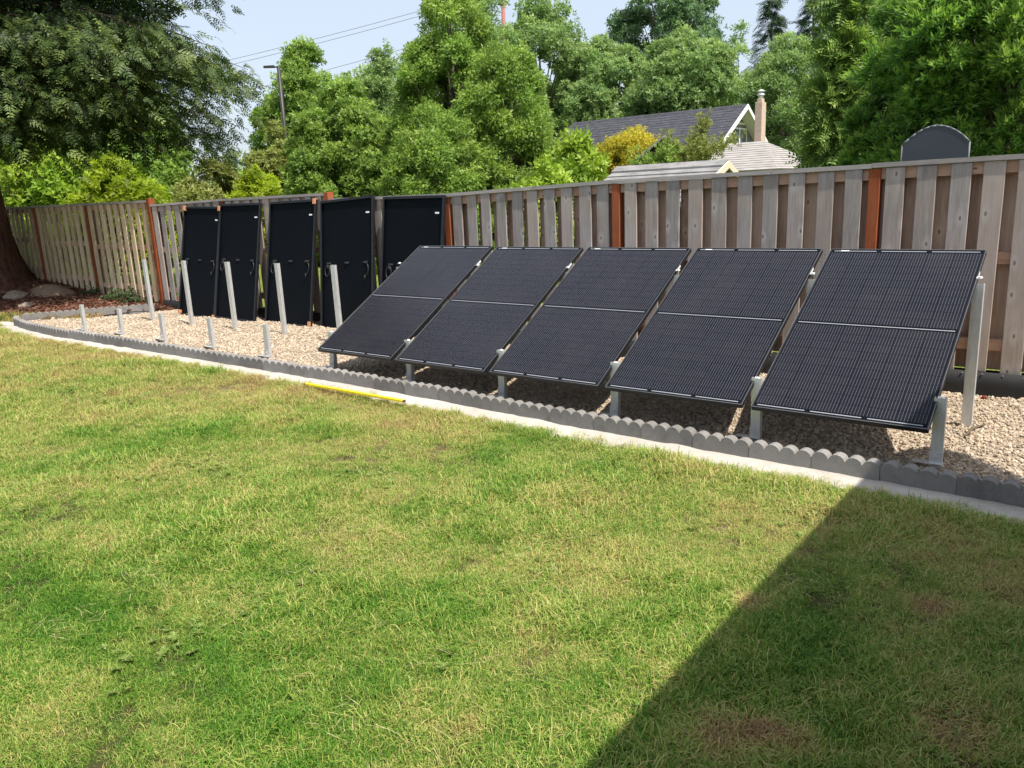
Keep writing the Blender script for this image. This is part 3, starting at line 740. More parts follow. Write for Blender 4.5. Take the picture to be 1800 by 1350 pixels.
# foot: bent plate at the bottom of a front post
fb = MB().box(-0.036, 0.036, -0.030, -0.0255, 0.0, 0.10, 0.001).box(-0.13, 0.036, -0.055, 0.0, 0.028, 0.033, 0.001).box(-0.13, -0.126, -0.055, 0.0, 0.0, 0.033, 0.001)
bolt(fb, 0.0, -0.033, 0.07)
me_foot = fb.mesh('foot_bracket', M['galv'])
cl = MB().box(-0.018, 0.018, -0.012, 0.012, -0.004, 0.0, 0.0008).box(-0.007, 0.007, -0.007, 0.007, 0.0, 0.006, 0.001)
me_clamp = cl.mesh('clamp', M['galv'])
TILT = math.atan2(1.158 - 0.265, 1.301 + 0.227)
rp_ = random.Random(3)
for i in range(11):
    u = i * SP; g = float(gz(u))
    for row, (v, hh, mesh_) in enumerate(((0.0, front_h, me_f), (1.02, rear_h, me_r))):
        nm = 'short_post' if row == 0 else 'tall_post'
        size = 'short' if row == 0 else 'tall'
        if i < 5: lab = f'{size} bare galvanized steel post standing in gravel, {ORD[i]} of its row'
        elif i == 5: lab = f'{size} galvanized post under the left edge of the leftmost mounted solar panel'
        elif i == 10: lab = f'{size} galvanized post at the right edge of the rightmost mounted solar panel'
        else:
            nn = ['first', 'second', 'third', 'fourth', 'fifth']
            lab = f'{size} galvanized post in the gap between {nn[i-6]} and {nn[i-5]} mounted panels from left'
        e = tag(empty(nm, (u, v, 0), (rp_.uniform(-.008, .008), rp_.uniform(-.008, .008) - (0.02 if (row and i < 5) else 0), rp_.uniform(-.05, .05))), lab, 'steel post', 'galvanized posts in the front row' if row == 0 else 'galvanized posts in the back row')
        o = obj_me('channel', mesh_, e, (0, 0, -0.03))
        if row == 0: obj_me('foot_bracket', me_foot, e, (0, 0, g + 0.008))
        if i >= 5:
            zt = 0.265 + math.tan(TILT) * (v + 0.227)
            obj_me('clamp', me_clamp, e, (0, 0.0, zt + 0.004), (TILT, 0, 0))

# ------------------------------------------------------------------ solar panels
PW, PH, PT = 1.04, math.hypot(1.528, 0.893), 0.035
def panel_frame(PH):
    """hollow black frame; local x across, y up the slope, z out of the glass"""
    mb = MB(); lip = 0.011
    for sx in (-1, 1):
        x0, x1 = sorted((sx * PW / 2, sx * (PW / 2 - lip)))
        mb.box(x0, x1, 0, PH, -PT, 0, 0.0012)
        a, b = sorted((sx * (PW / 2 - lip), sx * (PW / 2 - 0.03)))
        mb.box(a, b, 0.03, PH - 0.03, -PT, -PT + 0.002)
    for y0, y1 in ((0.0, lip), (PH - lip, PH)):
        mb.box(-PW / 2 + lip, PW / 2 - lip, y0, y1, -PT, 0, 0.0012)
    for y0, y1 in ((lip, 0.03), (PH - 0.03, PH - lip)):
        mb.box(-PW / 2 + lip, PW / 2 - lip, y0, y1, -PT, -PT + 0.002)
    return mb
me_frame = panel_frame(PH).mesh('frame', M['black_frame'])
PH2 = 1.72
me_frame2 = panel_frame(PH2).mesh('frame', M['black_frame'])
me_sheet2 = MB().box(-PW / 2 + 0.0105, PW / 2 - 0.0105, 0.0105, PH2 - 0.0105, -0.0075, -0.0035).mesh('backsheet', M['backsheet'])
me_sheet = MB().box(-PW / 2 + 0.0105, PW / 2 - 0.0105, 0.0105, PH - 0.0105, -0.0075, -0.0035).mesh('backsheet', M['backsheet'])
CW, CH = 0.1655, (PH - 0.022 - 0.10) / 20 - 0.0012
me_cell = MB().box(-CW / 2, CW / 2, -CH / 2, CH / 2, -0.0004, 0.0006).mesh('solar_cell', M['cell'])
me_mid = MB().box(-PW / 2 + 0.028, PW / 2 - 0.028, -0.0035, 0.0035, -0.0004, 0.0008).mesh('busbar_ribbon', M['ribbon'])
RW = 2 * CW - 0.03
me_rib = MB().box(-RW / 2, RW / 2, -0.0035, 0.0035, -0.0004, 0.0008).mesh('busbar_ribbon', M['ribbon'])
me_stick = MB().box(-0.0005, 0.0008, -0.035, 0.035, -0.009, 0.009).mesh('sticker', M['white_label'])
me_serial = MB().box(-0.03, 0.03, -0.004, 0.004, -0.0003, 0.0012).mesh('serial_label', M['white_label'])
me_jbox = MB().box(-0.05, 0.05, -0.02, 0.02, -0.022, 0.0, 0.004).mesh('junction_box', M['black_rubber'])
me_edge = MB().box(-0.0012, 0.0012, 0.002, PH - 0.002, -0.0005, 0.0012).mesh('edge_highlight', M['edge_highlight'])  # thin pale strip, a painted highlight on the frame's long side
me_edge_h = MB().box(-PW / 2 + 0.002, PW / 2 - 0.002, -0.0012, 0.0012, -0.0005, 0.0012).mesh('edge_highlight', M['edge_highlight'])
def front_parts(e):
    f = obj_me('frame', me_frame, e)
    for sx in (-1, 1):
        obj_me('edge_highlight', me_edge, f, (sx * (PW / 2 - 0.0015), 0, 0))
    for y in (0.0015, PH - 0.0015): obj_me('edge_highlight', me_edge_h, f, (0, y, 0))
    obj_me('backsheet', me_sheet, e)
    y = 0.011 + 0.030
    ys = []
    for r in range(20):
        ys.append(y + CH / 2); y += CH + 0.0012
        if r == 9: ymid = y + 0.018; y += 0.038
    for r in range(20):
        for c in range(6):
            obj_me('solar_cell', me_cell, e, ((c - 2.5) * 0.168, ys[r], -0.0029))
    obj_me('busbar_ribbon', me_mid, e, (0, ymid, -0.0029))
    for c in (-1, 0, 1):
        for yy in (0.026, PH - 0.024): obj_me('busbar_ribbon', me_rib, e, (c * 2 * (CW + 0.0025), yy, -0.0029))
    obj_me('serial_label', me_serial, e, (-PW / 2 + 0.11, PH - 0.021, -0.0025))
    obj_me('sticker', me_stick, e, (PW / 2, PH - 0.27, -PT * 0.5))
    obj_me('junction_box', me_jbox, e, (0, PH / 2, -0.0078))
rr_ = random.Random(2)
PL = ['leftmost of the five tilted solar panels mounted on posts', 'second from the left of the five tilted solar panels on posts',
      'middle one of the five tilted solar panels mounted on posts', 'fourth from the left of the five tilted solar panels on posts',
      'rightmost of the five tilted solar panels mounted on posts, nearest the camera']
for k in range(5):
    uc = (5.5 + k) * SP + 0.015
    e = tag(empty('solar_panel', (uc, -0.227, 0.265 + rr_.uniform(-.003, .003)), (TILT + rr_.uniform(-.002, .002), rr_.uniform(-.001, .001), 0)), PL[k], 'solar panel', 'tilted solar panels on posts')
    front_parts(e)
# leaning panels, backs to the camera
def cable(pts, e, r=0.0035):
    MB().tube(pts, r, 5).build('cable', M['black_rubber'], e)
me_conn = MB().tube([(0, 0, 0), (0, 0, 0.03), (0, 0, 0.055)], [0.007, 0.009, 0.006], 6).mesh('connector', M['black_rubber'])
me_corner = MB().box(-0.028, 0.028, -0.036, 0.036, -0.048, -0.002, 0.003).mesh('corner_protector', M['cardboard'])
me_lab2 = MB().box(-0.032, 0.032, -0.010, 0.010, 0, 0.001).mesh('serial_label', M['white_label'])
me_jb2 = MB().box(-0.04, 0.04, -0.012, 0.012, 0, 0.016, 0.004).mesh('junction_box', M['black_rubber'])
LEAN = [(0.238, 1.62, -0.028), (1.29, 1.62, -0.010), (2.58, 1.62, 0.012), (3.76, 1.68, 0.045), (4.88, 1.70, -0.012)]
LL = ['leftmost of the five black solar panels leaning back out against the fence', 'second from the left of the black solar panels leaning against the fence',
      'middle black solar panel leaning against the fence with orange corner blocks', 'fourth black solar panel from the left leaning on the fence, beside a bare gap',
      'rightmost black solar panel leaning on the fence, beside the orange post']
for k, (uc, v0, roll) in enumerate(LEAN):
    g = float(gz(uc)) - 0.012
    # local frame: x across, y up the panel, z = glass side (turned to the fence)
    top_v = 1.935
    lean = math.acos(min(1, (top_v - v0) / PH2))              # angle from horizontal
    X = Vector((-1, 0, 0)); Y = Vector((0, math.cos(lean), math.sin(lean))); Z = X.cross(Y)
    R = Matrix((X, Y, Z)).transposed().to_4x4() @ Matrix.Rotation(-roll, 4, 'Z')
    e = empty('leaning_panel'); tag(e, LL[k], 'solar panel', 'solar panels leaning against the fence')
    e.matrix_world = Matrix.Translation((uc, v0, g)) @ R
    obj_me('frame', me_frame2, e); obj_me('backsheet', me_sheet2, e)
    zb = -0.0078
    obj_me('serial_label', me_lab2, e, (-PW / 2 + 0.13, PH2 - 0.20, zb), (PI, 0, 0))
    yj = PH2 * 0.52
    for x in (-0.36, 0.0, 0.36):
        obj_me('junction_box', me_jb2, e, (x, yj, zb), (PI, 0, 0))
    for sx in (-1, 1):
        x0 = sx * 0.36
        pts = []
        for q in range(15):
            a = q / 14 * 2 * PI * (1.0 if sx > 0 else 0.55)
            pts.append((x0 + sx * (0.02 + 0.045 * math.sin(a)), yj - 0.02 - 0.075 * (1 - math.cos(a)), zb - 0.012 - 0.012 * math.sin(a / 2)))
        cable(pts, e, 0.005)
        obj_me('connector', me_conn, e, (pts[-1][0], pts[-1][1], pts[-1][2]), (PI / 2, 0.6 * sx, 0))
    pro = {0: [(-1, 1), (-1, 0), (1, 0), (1, 1)], 1: [], 2: [(-1, 1), (-1, 0)], 3: [], 4: []}[k]
    for sx, t in pro:
        obj_me('corner_protector', me_corner, e, (sx * (PW / 2 - 0.028), 0.04 if t == 0 else PH2 - 0.03, 0))

# ------------------------------------------------------------------ small things on the ground
yb = tag(empty('straightedge_bar', (6.465, -0.585, 0.008), (0, 0.012, math.atan2(0.037, 1.255))), 'long thin yellow bar with dark end caps lying where mortar meets lawn', 'bar')
MB().box(-0.63, 0.63, -0.016, 0.016, 0.0, 0.020, 0.002).build('bar', M['yellow'], yb)
for sx in (-1, 1): MB().box(sx * 0.63 - (0.012 if sx < 0 else 0), sx * 0.63 + (0.012 if sx > 0 else 0), -0.015, 0.015, 0.001, 0.019, 0.001).build('end_cap', M['black_rubber'], yb)
tag(MB().tube([(0, 0, 0.012), (0.2, 0.01, 0.02), (0.38, -0.02, 0.012)], [0.006, 0.012, 0.005], 6).build('dark_sliver', M['dark_wood'], None, (11.075, 0.67, -0.022), (0, 0, 1.45)), 'short dark stick lying on sunny gravel beside the rightmost tall post', 'sliver')  # narrow dark tapered tube, a sliver laid on the gravel by the post
rs = MB()
for a in range(5): rs.box(-0.013, 0.013, -0.003, 0.003, 0, 0.022, 0.001, Matrix.Rotation(a * 1.25, 4, 'Z') @ Matrix.Rotation(0.9, 4, 'Y'))
tag(rs.build('red_scrap', M['red'], None, (11.02, 1.83, -0.02)), 'small red plastic scrap by the black barrier at right', 'scrap')
def rock(loc, s, seed, lab):
    bm = bmesh.new(); bmesh.ops.create_icosphere(bm, subdivisions=3, radius=1.0)
    for v in bm.verts:
        n = mnoise.noise(v.co * 1.4 + Vector((seed, 0, 0))); v.co *= 1 + 0.3 * n
        v.co.x *= s[0]; v.co.y *= s[1]; v.co.z *= s[2]
    for f in bm.faces: f.smooth = True
    me = bpy.data.meshes.new('garden_rock'); bm.to_mesh(me); bm.free(); me.materials.append(M['rock'])
    tag(obj_me('garden_rock', me, None, loc), lab, 'rock', 'rocks in the bark mulch')
rock((-4.95, 0.95, float(mulch_h(-4.95, .95)) + 0.02), (0.26, 0.2, 0.10), 1, 'low tan rock in bark mulch in front of the redwood trunk')
rock((-5.75, 0.62, float(mulch_h(-5.75, .62)) + 0.02), (0.22, 0.16, 0.09), 4, 'pale rock at the left photo edge below the redwood trunk')
rock((-3.95, 0.75, float(mulch_h(-3.95, .75)) + 0.005), (0.20, 0.14, 0.06), 8, 'half buried flat rock in bark mulch nearest the gravel bed')

# ------------------------------------------------------------------ stuff: instanced gravel, bark chips, grass
def gn_scatter(name, P, ROT, SCALE, variants, mat_kind='stuff', idx=None):
    """one object whose geometry nodes put the variant meshes on its points"""
    n = len(P); me = bpy.data.meshes.new(name); me.vertices.add(n); me.vertices.foreach_set('co', np.asarray(P, np.float32).ravel())
    a = me.attributes.new('rot', 'FLOAT_VECTOR', 'POINT'); a.data.foreach_set('vector', np.asarray(ROT, np.float32).ravel())
    a = me.attributes.new('scl', 'FLOAT_VECTOR', 'POINT'); a.data.foreach_set('vector', np.asarray(SCALE, np.float32).ravel())
    a = me.attributes.new('idx', 'INT', 'POINT'); a.data.foreach_set('value', np.asarray(np.random.default_rng(1).integers(0, len(variants), n) if idx is None else idx, np.int32))
    o = obj_me(name, me); tag(o, kind=mat_kind)
    ng = bpy.data.node_groups.new(name + '_nodes', 'GeometryNodeTree')
    ng.interface.new_socket('Geometry', in_out='INPUT', socket_type='NodeSocketGeometry'); ng.interface.new_socket('Geometry', in_out='OUTPUT', socket_type='NodeSocketGeometry')
    gi = ng.nodes.new('NodeGroupInput'); go = ng.nodes.new('NodeGroupOutput')
    iop = ng.nodes.new('GeometryNodeInstanceOnPoints'); g2i = ng.nodes.new('GeometryNodeGeometryToInstance')
    for v in reversed(variants):
        oi = ng.nodes.new('GeometryNodeObjectInfo'); oi.inputs[0].default_value = v
        ng.links.new(oi.outputs['Geometry'], g2i.inputs[0])
    def attr(nm, dt):
        x = ng.nodes.new('GeometryNodeInputNamedAttribute'); x.data_type = dt; x.inputs[0].default_value = nm
        return next(s for s in x.outputs if s.enabled and s.name == 'Attribute')
    m2p = ng.nodes.new('GeometryNodeMeshToPoints')
    ng.links.new(gi.outputs[0], m2p.inputs[0]); ng.links.new(m2p.outputs[0], iop.inputs['Points']); ng.links.new(g2i.outputs[0], iop.inputs['Instance'])
    iop.inputs['Pick Instance'].default_value = True
    ng.links.new(attr('idx', 'INT'), iop.inputs['Instance Index'])
    e2r = ng.nodes.new('FunctionNodeEulerToRotation'); ng.links.new(attr('rot', 'FLOAT_VECTOR'), e2r.inputs[0]); ng.links.new(e2r.outputs[0], iop.inputs['Rotation'])
    ng.links.new(attr('scl', 'FLOAT_VECTOR'), iop.inputs['Scale'])
    ng.links.new(iop.outputs[0], go.inputs[0])
    md = o.modifiers.new('scatter', 'NODES'); md.node_group = ng
    return o
def src(name, me): return bpy.data.objects.new(name, me)      # a source mesh, not linked to the scene

def stone_mesh(seed):
    bm = bmesh.new(); bmesh.ops.create_icosphere(bm, subdivisions=1, radius=1.0); r = random.Random(seed)
    sx, sy, sz = r.uniform(.8, 1.15), r.uniform(.6, .9), r.uniform(.45, .7)
    for v in bm.verts:
        v.co *= 1 + r.uniform(-.2, .2); v.co.x *= sx; v.co.y *= sy; v.co.z *= sz
    me = bpy.data.meshes.new('stone'); bm.to_mesh(me); bm.free(); me.materials.append(M['gravel']); return me
stones = [src('stone', stone_mesh(i)) for i in range(8)]
rng = np.random.default_rng(21)
GP = []
for (ua, ub, dens, ss) in ((-2.3, 3.0, 1500, 1.12), (3.0, 7.0, 2100, 1.0), (7.0, 12.6, 3000, 0.95)):
    n = int((ub - ua) * 2.35 * dens); u = rng.uniform(ua, ub, n); v = rng.uniform(-0.42, 1.97, n)
    lim = SIDE0[0] + (SIDE1[0] - SIDE0[0]) * (v - SIDE0[1]) / (SIDE1[1] - SIDE0[1]) + 0.08
    ok = (v > ev(u) + 0.06) & (u > lim); u, v = u[ok], v[ok]
    s = rng.gamma(7.0, 0.0017, len(u)) * ss
    GP.append(np.stack([u, v, bed_h(u, v) + rng.uniform(-.002, .010, len(u)), s], 1))
GP = np.concatenate(GP); n = len(GP)
gn_scatter('gravel', GP[:, :3], np.stack([rng.normal(0, .5, n), rng.normal(0, .5, n), rng.uniform(0, 6.28, n)], 1), np.repeat(GP[:, 3:4], 3, 1), stones)

def chip_mesh(seed):
    r = random.Random(seed); mb = MB(); mb.box(-1, 1, -.3, .3, -.12, .12, 0.0)
    for v in mb.bm.verts: v.co += Vector((r.uniform(-.3, .3), r.uniform(-.15, .15), r.uniform(-.06, .06)))
    return mb.mesh('chip', M['chip'])
n = 9000; u = rng.uniform(-9.5, -1.1, n); v = rng.uniform(0, 2.6, n); ok = v > mulch_front(u) + rng.uniform(-.12, .05, n); u, v = u[ok], v[ok]; n = len(u)
zz = mulch_h(u, v) + 0.01 + rng.uniform(0, .012, n)
gn_scatter('bark_chips', np.stack([u, v, zz], 1), np.stack([rng.normal(0, .35, n), rng.normal(0, .35, n), rng.uniform(0, 6.28, n)], 1), np.repeat(rng.uniform(.014, .045, n)[:, None], 3, 1), [src('chip', chip_mesh(i)) for i in range(5)])

def grass_clump(seed, nb, rad, hmin, hmax, wmul=1.0, flat=0.0):
    r = np.random.default_rng(seed); V = []; F = []; T = []
    for i in range(nb):
        a = r.uniform(0, 2 * PI); q = rad * math.sqrt(r.random()); b = np.array([q * math.cos(a), q * math.sin(a), -0.004])
        h = r.uniform(hmin, hmax); az = r.uniform(0, 2 * PI); lean = r.uniform(0.15, 1.0) + (flat if r.random() < 0.3 else 0); d = np.array([math.cos(az), math.sin(az), 0])
        sd_ = np.array([-d[1], d[0], 0]) * 0.5 * r.uniform(0.0016, 0.0034) * wmul
        tw = r.uniform(-.5, .5); sd_ = sd_ + d * np.linalg.norm(sd_) * tw
        tint = r.random(); k = len(V)
        p1 = b + d * h * 0.22 * lean + np.array([0, 0, h * 0.45]); p2 = b + d * h * 0.62 * lean + np.array([0, 0, h * max(0.1, 0.85 - 0.25 * lean)]); p3 = b + d * h * 1.05 * lean + np.array([0, 0, h * max(0.05, 1.0 - 0.55 * lean)])
        V += [b - sd_, b + sd_, p1 - sd_ * 0.95, p1 + sd_ * 0.95, p2 - sd_ * 0.7, p2 + sd_ * 0.7, p3 - sd_ * 0.12, p3 + sd_ * 0.12]
        F += [(k, k + 1, k + 3, k + 2), (k + 2, k + 3, k + 5, k + 4), (k + 4, k + 5, k + 7, k + 6)]; T += [tint] * 8
    return mesh_np('grass_clump', V, F, M['grass'], {'tint': T})
clumps = [src('grass_clump', grass_clump(100 + i, 110, 0.080, 0.018, 0.056, 1.0, 0.7)) for i in range(8)] + [src('grass_clump', grass_clump(200 + i, 85, 0.065, 0.03, 0.075, 1.0, 0.2)) for i in range(4)]
def lawn_noise(u, v): return np.array([mnoise.fractal(Vector((a * 0.9, b * 0.9, 0.0)), 1.0, 2.0, 3) for a, b in zip(u, v)])
GRASS = []
for (ra, rb_, dens, ss) in ((0, 4.0, 620, 0.9), (4.0, 7.5, 420, 1.0), (7.5, 12, 240, 1.15), (12, 22, 90, 1.6)):
    n = int(PI * (rb_ ** 2 - ra ** 2) * dens * 0.5); ang = rng.uniform(math.radians(70), math.radians(250), n)
    rad = np.sqrt(rng.uniform(ra ** 2, rb_ ** 2, n)); u = CAM[0] + rad * np.cos(ang); v = CAM[1] + rad * np.sin(ang)
    front = np.where(u > -2.3, ev(u) - 0.245 - 0.05 * rng.random(len(u)), np.where(u > -2.9, -0.28, mulch_front(u) + 0.03))
    ok = (v < front) & (u < 14) & (v > -9) & ((u - CAM[0]) ** 2 + (v - CAM[1]) ** 2 > 0.25)
    # keep to a wide sector around the view
    dv = np.stack([u - CAM[0], v - CAM[1]], 1); dv /= np.linalg.norm(dv, axis=1, keepdims=True)
    ok &= (dv @ unit(FWD[:2])) > 0.35
    u, v = u[ok], v[ok]
    nz = lawn_noise(u, v)
    keep = rng.random(len(u)) < np.clip(1.15 + nz * 0.7, 0.78, 1.0)
    u, v, nz = u[keep], v[keep], nz[keep]
    s = ss * np.clip(0.98 + nz * 0.6, 0.72, 1.5) * rng.uniform(.65, 1.3, len(u))
    GRASS.append(np.stack([u, v, lawn_h(u, v) - 0.002, s, nz], 1))
# ragged tufts along the mortar strip
n = 900; u = rng.uniform(-2.6, 12.5, n); v = ev(u) - 0.272 + rng.normal(0, .03, n); GRASS.append(np.stack([u, v, lawn_h(u, v) + 0.004, rng.uniform(.7, 1.35, n), np.ones(n) * .3], 1))
GR = np.concatenate(GRASS); n = len(GR)
idx = np.where(rng.random(n) < np.clip(0.12 + GR[:, 4] * 0.9, 0.03, 0.85), rng.integers(8, 12, n), rng.integers(0, 8, n))
gn_scatter('grass', GR[:, :3], np.stack([rng.normal(0, .12, n), rng.normal(0, .12, n), rng.uniform(0, 6.28, n)], 1), np.stack([GR[:, 3], GR[:, 3], GR[:, 3] * rng.uniform(.7, 1.15, n)], 1), clumps, idx=idx)
# dry grass fringe in front of the mulch
n = 260; u = rng.uniform(-8.5, -1.6, n); v = mulch_front(u) - 0.05 + rng.normal(0, .10, n)
u = np.concatenate([u]); gn_scatter('dry_grass', np.stack([u, v, np.maximum(lawn_h(u, v), -0.02)], 1), np.stack([rng.normal(0, .1, n), rng.normal(0, .1, n), rng.uniform(0, 6.28, n)], 1), np.repeat(rng.uniform(1.2, 2.6, n)[:, None], 3, 1), clumps[8:])

# broad leaved weeds in the lawn
def weed_mesh(seed, nl):
    r = np.random.default_rng(seed); V = []; T = []
    for i in range(nl):
        a = i * 2.4 + r.uniform(-.3, .3); d = unit(np.array([math.cos(a), math.sin(a), r.uniform(.0, .45)])); s_ = unit(np.cross(d, np.array([0, 0, 1.0])))
        L = r.uniform(.6, 1.1); V += leaf_quad(np.array([0, 0, .02]), d, s_, L, L * r.uniform(.28, .5), -0.08); T += [r.random()] * 4
    return mesh_np('weed', V, np.arange(len(V)).reshape(-1, 4), M['weed'], {'tint': T})
weeds = [src('weed', weed_mesh(i, 8 + i)) for i in range(5)]
n = 16000; rad = np.sqrt(rng.uniform(2, 100, n)); ang = rng.uniform(math.radians(85), math.radians(215), n); u = CAM[0] + rad * np.cos(ang); v = CAM[1] + rad * np.sin(ang)
wz = np.array([mnoise.noise(Vector((a * 1.4, b * 1.4, 9.0))) for a, b in zip(u, v)])
ok = (v < ev(np.maximum(u, -2)) - 0.32) & (u > -6) & (wz > 0.12 + 0.24 * rng.random(n)); u, v = u[ok], v[ok]; n = len(u)
gn_scatter('broadleaf_weeds', np.stack([u, v, lawn_h(u, v) + 0.020], 1), np.stack([rng.normal(0, .35, n), rng.normal(0, .2, n), rng.uniform(0, 6.28, n)], 1), np.repeat(rng.uniform(.016, .036, n)[:, None], 3, 1), weeds)
# long straw and dead blades lying on top
def straw_mesh(seed):
    r = np.random.default_rng(seed); V = []; F = []
    for i in range(10):
        a = r.uniform(0, 2 * PI); d = np.array([math.cos(a), math.sin(a), r.uniform(-.05, .2)]); s_ = np.array([-d[1], d[0], 0]) * r.uniform(.0006, .0012); b = np.array([r.uniform(-.1, .1), r.uniform(-.1, .1), r.uniform(.015, .04)]); L = r.uniform(.04, .11); k = len(V)
        V += [b - s_, b + s_, b + d * L + s_ * .4 + np.array([0, 0, -.01]), b + d * L - s_ * .4 + np.array([0, 0, -.01])]; F += [(k, k + 1, k + 2, k + 3)]
    return mesh_np('straw', V, F, M['straw'])
M['straw'] = mat_chip('dry_straw', [(0.30, 0.22, 0.12), (0.42, 0.34, 0.18), (0.50, 0.43, 0.26)])
straws = [src('straw', straw_mesh(i)) for i in range(4)]
n = 1300; rad = np.sqrt(rng.uniform(1.5, 130, n)); ang = rng.uniform(math.radians(80), math.radians(220), n); u = CAM[0] + rad * np.cos(ang); v = CAM[1] + rad * np.sin(ang)
sz_ = np.array([mnoise.noise(Vector((a * 1.1 + 5, b * 1.1, 2.0))) for a, b in zip(u, v)])
ok = (v < ev(np.maximum(u, -2.3)) - 0.27) & (u > -7) & (sz_ > -0.25 + 0.45 * rng.random(n)); u, v = u[ok], v[ok]; n = len(u)
gn_scatter('dry_straw', np.stack([u, v, lawn_h(u, v) + 0.004], 1), np.stack([np.zeros(n), np.zeros(n), rng.uniform(0, 6.28, n)], 1), np.ones((n, 3)), straws)

# ivy at the foot of the fence, left
def ivy(loc, R_, n, seed, lab):
    r = np.random.default_rng(seed); P = r.normal(0, 1, (n, 3)) * np.array([R_, 0.07, R_ * 0.45]) + np.array([0, 0, R_ * .5]); P[:, 2] = np.abs(P[:, 2])
    A = r.normal(0, .6, (n, 3)) + np.array([0, -.5, .6]); e = tag(empty('ivy_plant', loc), lab, 'plant', 'small plants at the fence foot')
    mb = MB()
    for k in range(5): mb.tube([(0, 0, -.03), (r.uniform(-.5, .5) * R_, -.03, R_ * .4), (r.uniform(-1, 1) * R_, -.04, R_ * r.uniform(.4, 1.1))], 0.004, 4, False)
    mb.build('stem', M['bark'], e)
    scatter('leaves', TB['ivy'], P, A, r.uniform(.07, .12, n), r.uniform(.1, .9, n), M['ivy'], r, e)
ivy((-2.25, 1.80, float(mulch_h(-2.25, 1.8))), 0.17, 60, 3, 'dark ivy plant at the fence foot behind the first bare steel post')
ivy((-2.85, 1.78, float(mulch_h(-2.85, 1.78))), 0.13, 34, 4, 'small low ivy sprig at the fence foot left of the bigger ivy')
ivy((-3.7, 1.80, float(mulch_h(-3.7, 1.8))), 0.10, 20, 6, 'tiny green sprout at the base of the fence beside the dirt mound')

# ------------------------------------------------------------------ the redwood at left
def redwood():
    r = np.random.default_rng(77); cx, cy = -6.7, 0.95
    zb = 0.30
    e = tag(empty('redwood_tree', (cx, cy, zb)), 'large redwood with reddish furrowed trunk and drooping boughs at the left edge', 'tree')
    mb = MB(); zs = [-0.4, 0.0, 0.25, 0.6, 1.1, 1.8, 3.0, 5.0, 8.0, 12.0, 17.0]; rs_ = [1.25, 1.02, 0.86, 0.76, 0.70, 0.66, 0.60, 0.52, 0.40, 0.26, 0.08]
    mb.tube([(0.02 * z, 0, z) for z in zs], rs_, 28)
    for v in mb.bm.verts:
        a = math.atan2(v.co.y, v.co.x); k = 1 + (0.09 * math.sin(a * 5 + 0.8) + 0.05 * math.sin(a * 9)) * max(0.2, 1 - v.co.z / 1.5) + 0.03 * math.sin(a * 14)
        v.co.x *= k; v.co.y *= k
    P, A, S_, T = [], [], [], []
    nb = 120; boughs = MB(); extra = 22
    for i in range(nb + extra):
        z = 3.5 + 10.5 * ((i + r.random()) / nb) ** 1.25
        az = i * 2.399 + r.uniform(-.3, .3)
        L = (5.5 - 0.26 * (z - 2.2)) * r.uniform(0.62, 1.06)
        if math.sin(az) < -0.2 and math.cos(az) < 0.75: L = min(L, 3.6)
        if i >= nb:                                  # the long boughs on the sunny side
            k = i - nb; az = math.radians(r.uniform(-8, 78)); z = r.uniform(3.3, 5.0) if k < 15 else r.uniform(6.6, 7.6); L = r.uniform(4.9, 6.0)
        d = Vector((math.cos(az), math.sin(az), 0)); pts = []
        for q in range(9):
            s = q / 8
            pts.append(Vector((0, 0, z)) + d * (L * s) + Vector((0, 0, L * (0.20 * s - 0.32 * s * s))))
        boughs.tube(pts, [0.026 * (1 - 0.9 * q / 8) + 0.003 for q in range(9)], 5, False)
        perp = Vector((-d.y, d.x, 0)); m = int(80 + 25 * L)
        for j in range(m):
            s = 0.15 + 0.88 * (j + r.random()) / m; base = pts[min(7, int(s * 8))].lerp(pts[min(8, int(s * 8) + 1)], (s * 8) % 1)
            for rep in range(2):
                sg = r.choice((-1, 1)); wide = (1.25 * math.sin(PI * min(1, s * 0.9)) + 0.18)
                off = perp * sg * wide * r.random() ** 0.8 + d * r.uniform(-.2, .25)
                p = base + off + Vector((0, 0, -abs(off.length) * 0.30 - abs(r.normal()) * 0.42 + 0.14))
                ax = d * r.uniform(.4, 1.1) + perp * sg * r.uniform(.1, .8) + Vector((0, 0, r.uniform(-.95, -.05)))
                P.append(p); A.append(ax); S_.append(r.uniform(.14, .32)); T.append(0.05 + 0.42 * s + r.normal() * .15)  # tint rises outward: painted shade inside, painted sunlight at the tips
    mb.build('trunk', M['bark_red'], e); boughs.build('bough', M['bough'], e)
    P = np.array(P); A = np.array(A)
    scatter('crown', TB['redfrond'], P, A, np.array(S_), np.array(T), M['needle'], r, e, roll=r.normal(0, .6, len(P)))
    # inner foliage close to the trunk that closes the crown
    lob = [(r.uniform(.6, 4.0) * math.cos(a), r.uniform(.6, 4.0) * math.sin(a), r.uniform(3.3, 11), r.uniform(.6, 1.1), .8) for a in r.uniform(0, 2 * PI, 110)]
    P, A, tint = foliage_points(lob, 11000, r, np.array([0, 0, 4.0]), -.5, low_cut=-1.2)
    scatter('inner_crown', TB['redfrond'], P, A, r.uniform(.3, .5, len(P)), tint * .5, M['needle'], r, e)  # tint halved to paint the crown's shaded inside
redwood()

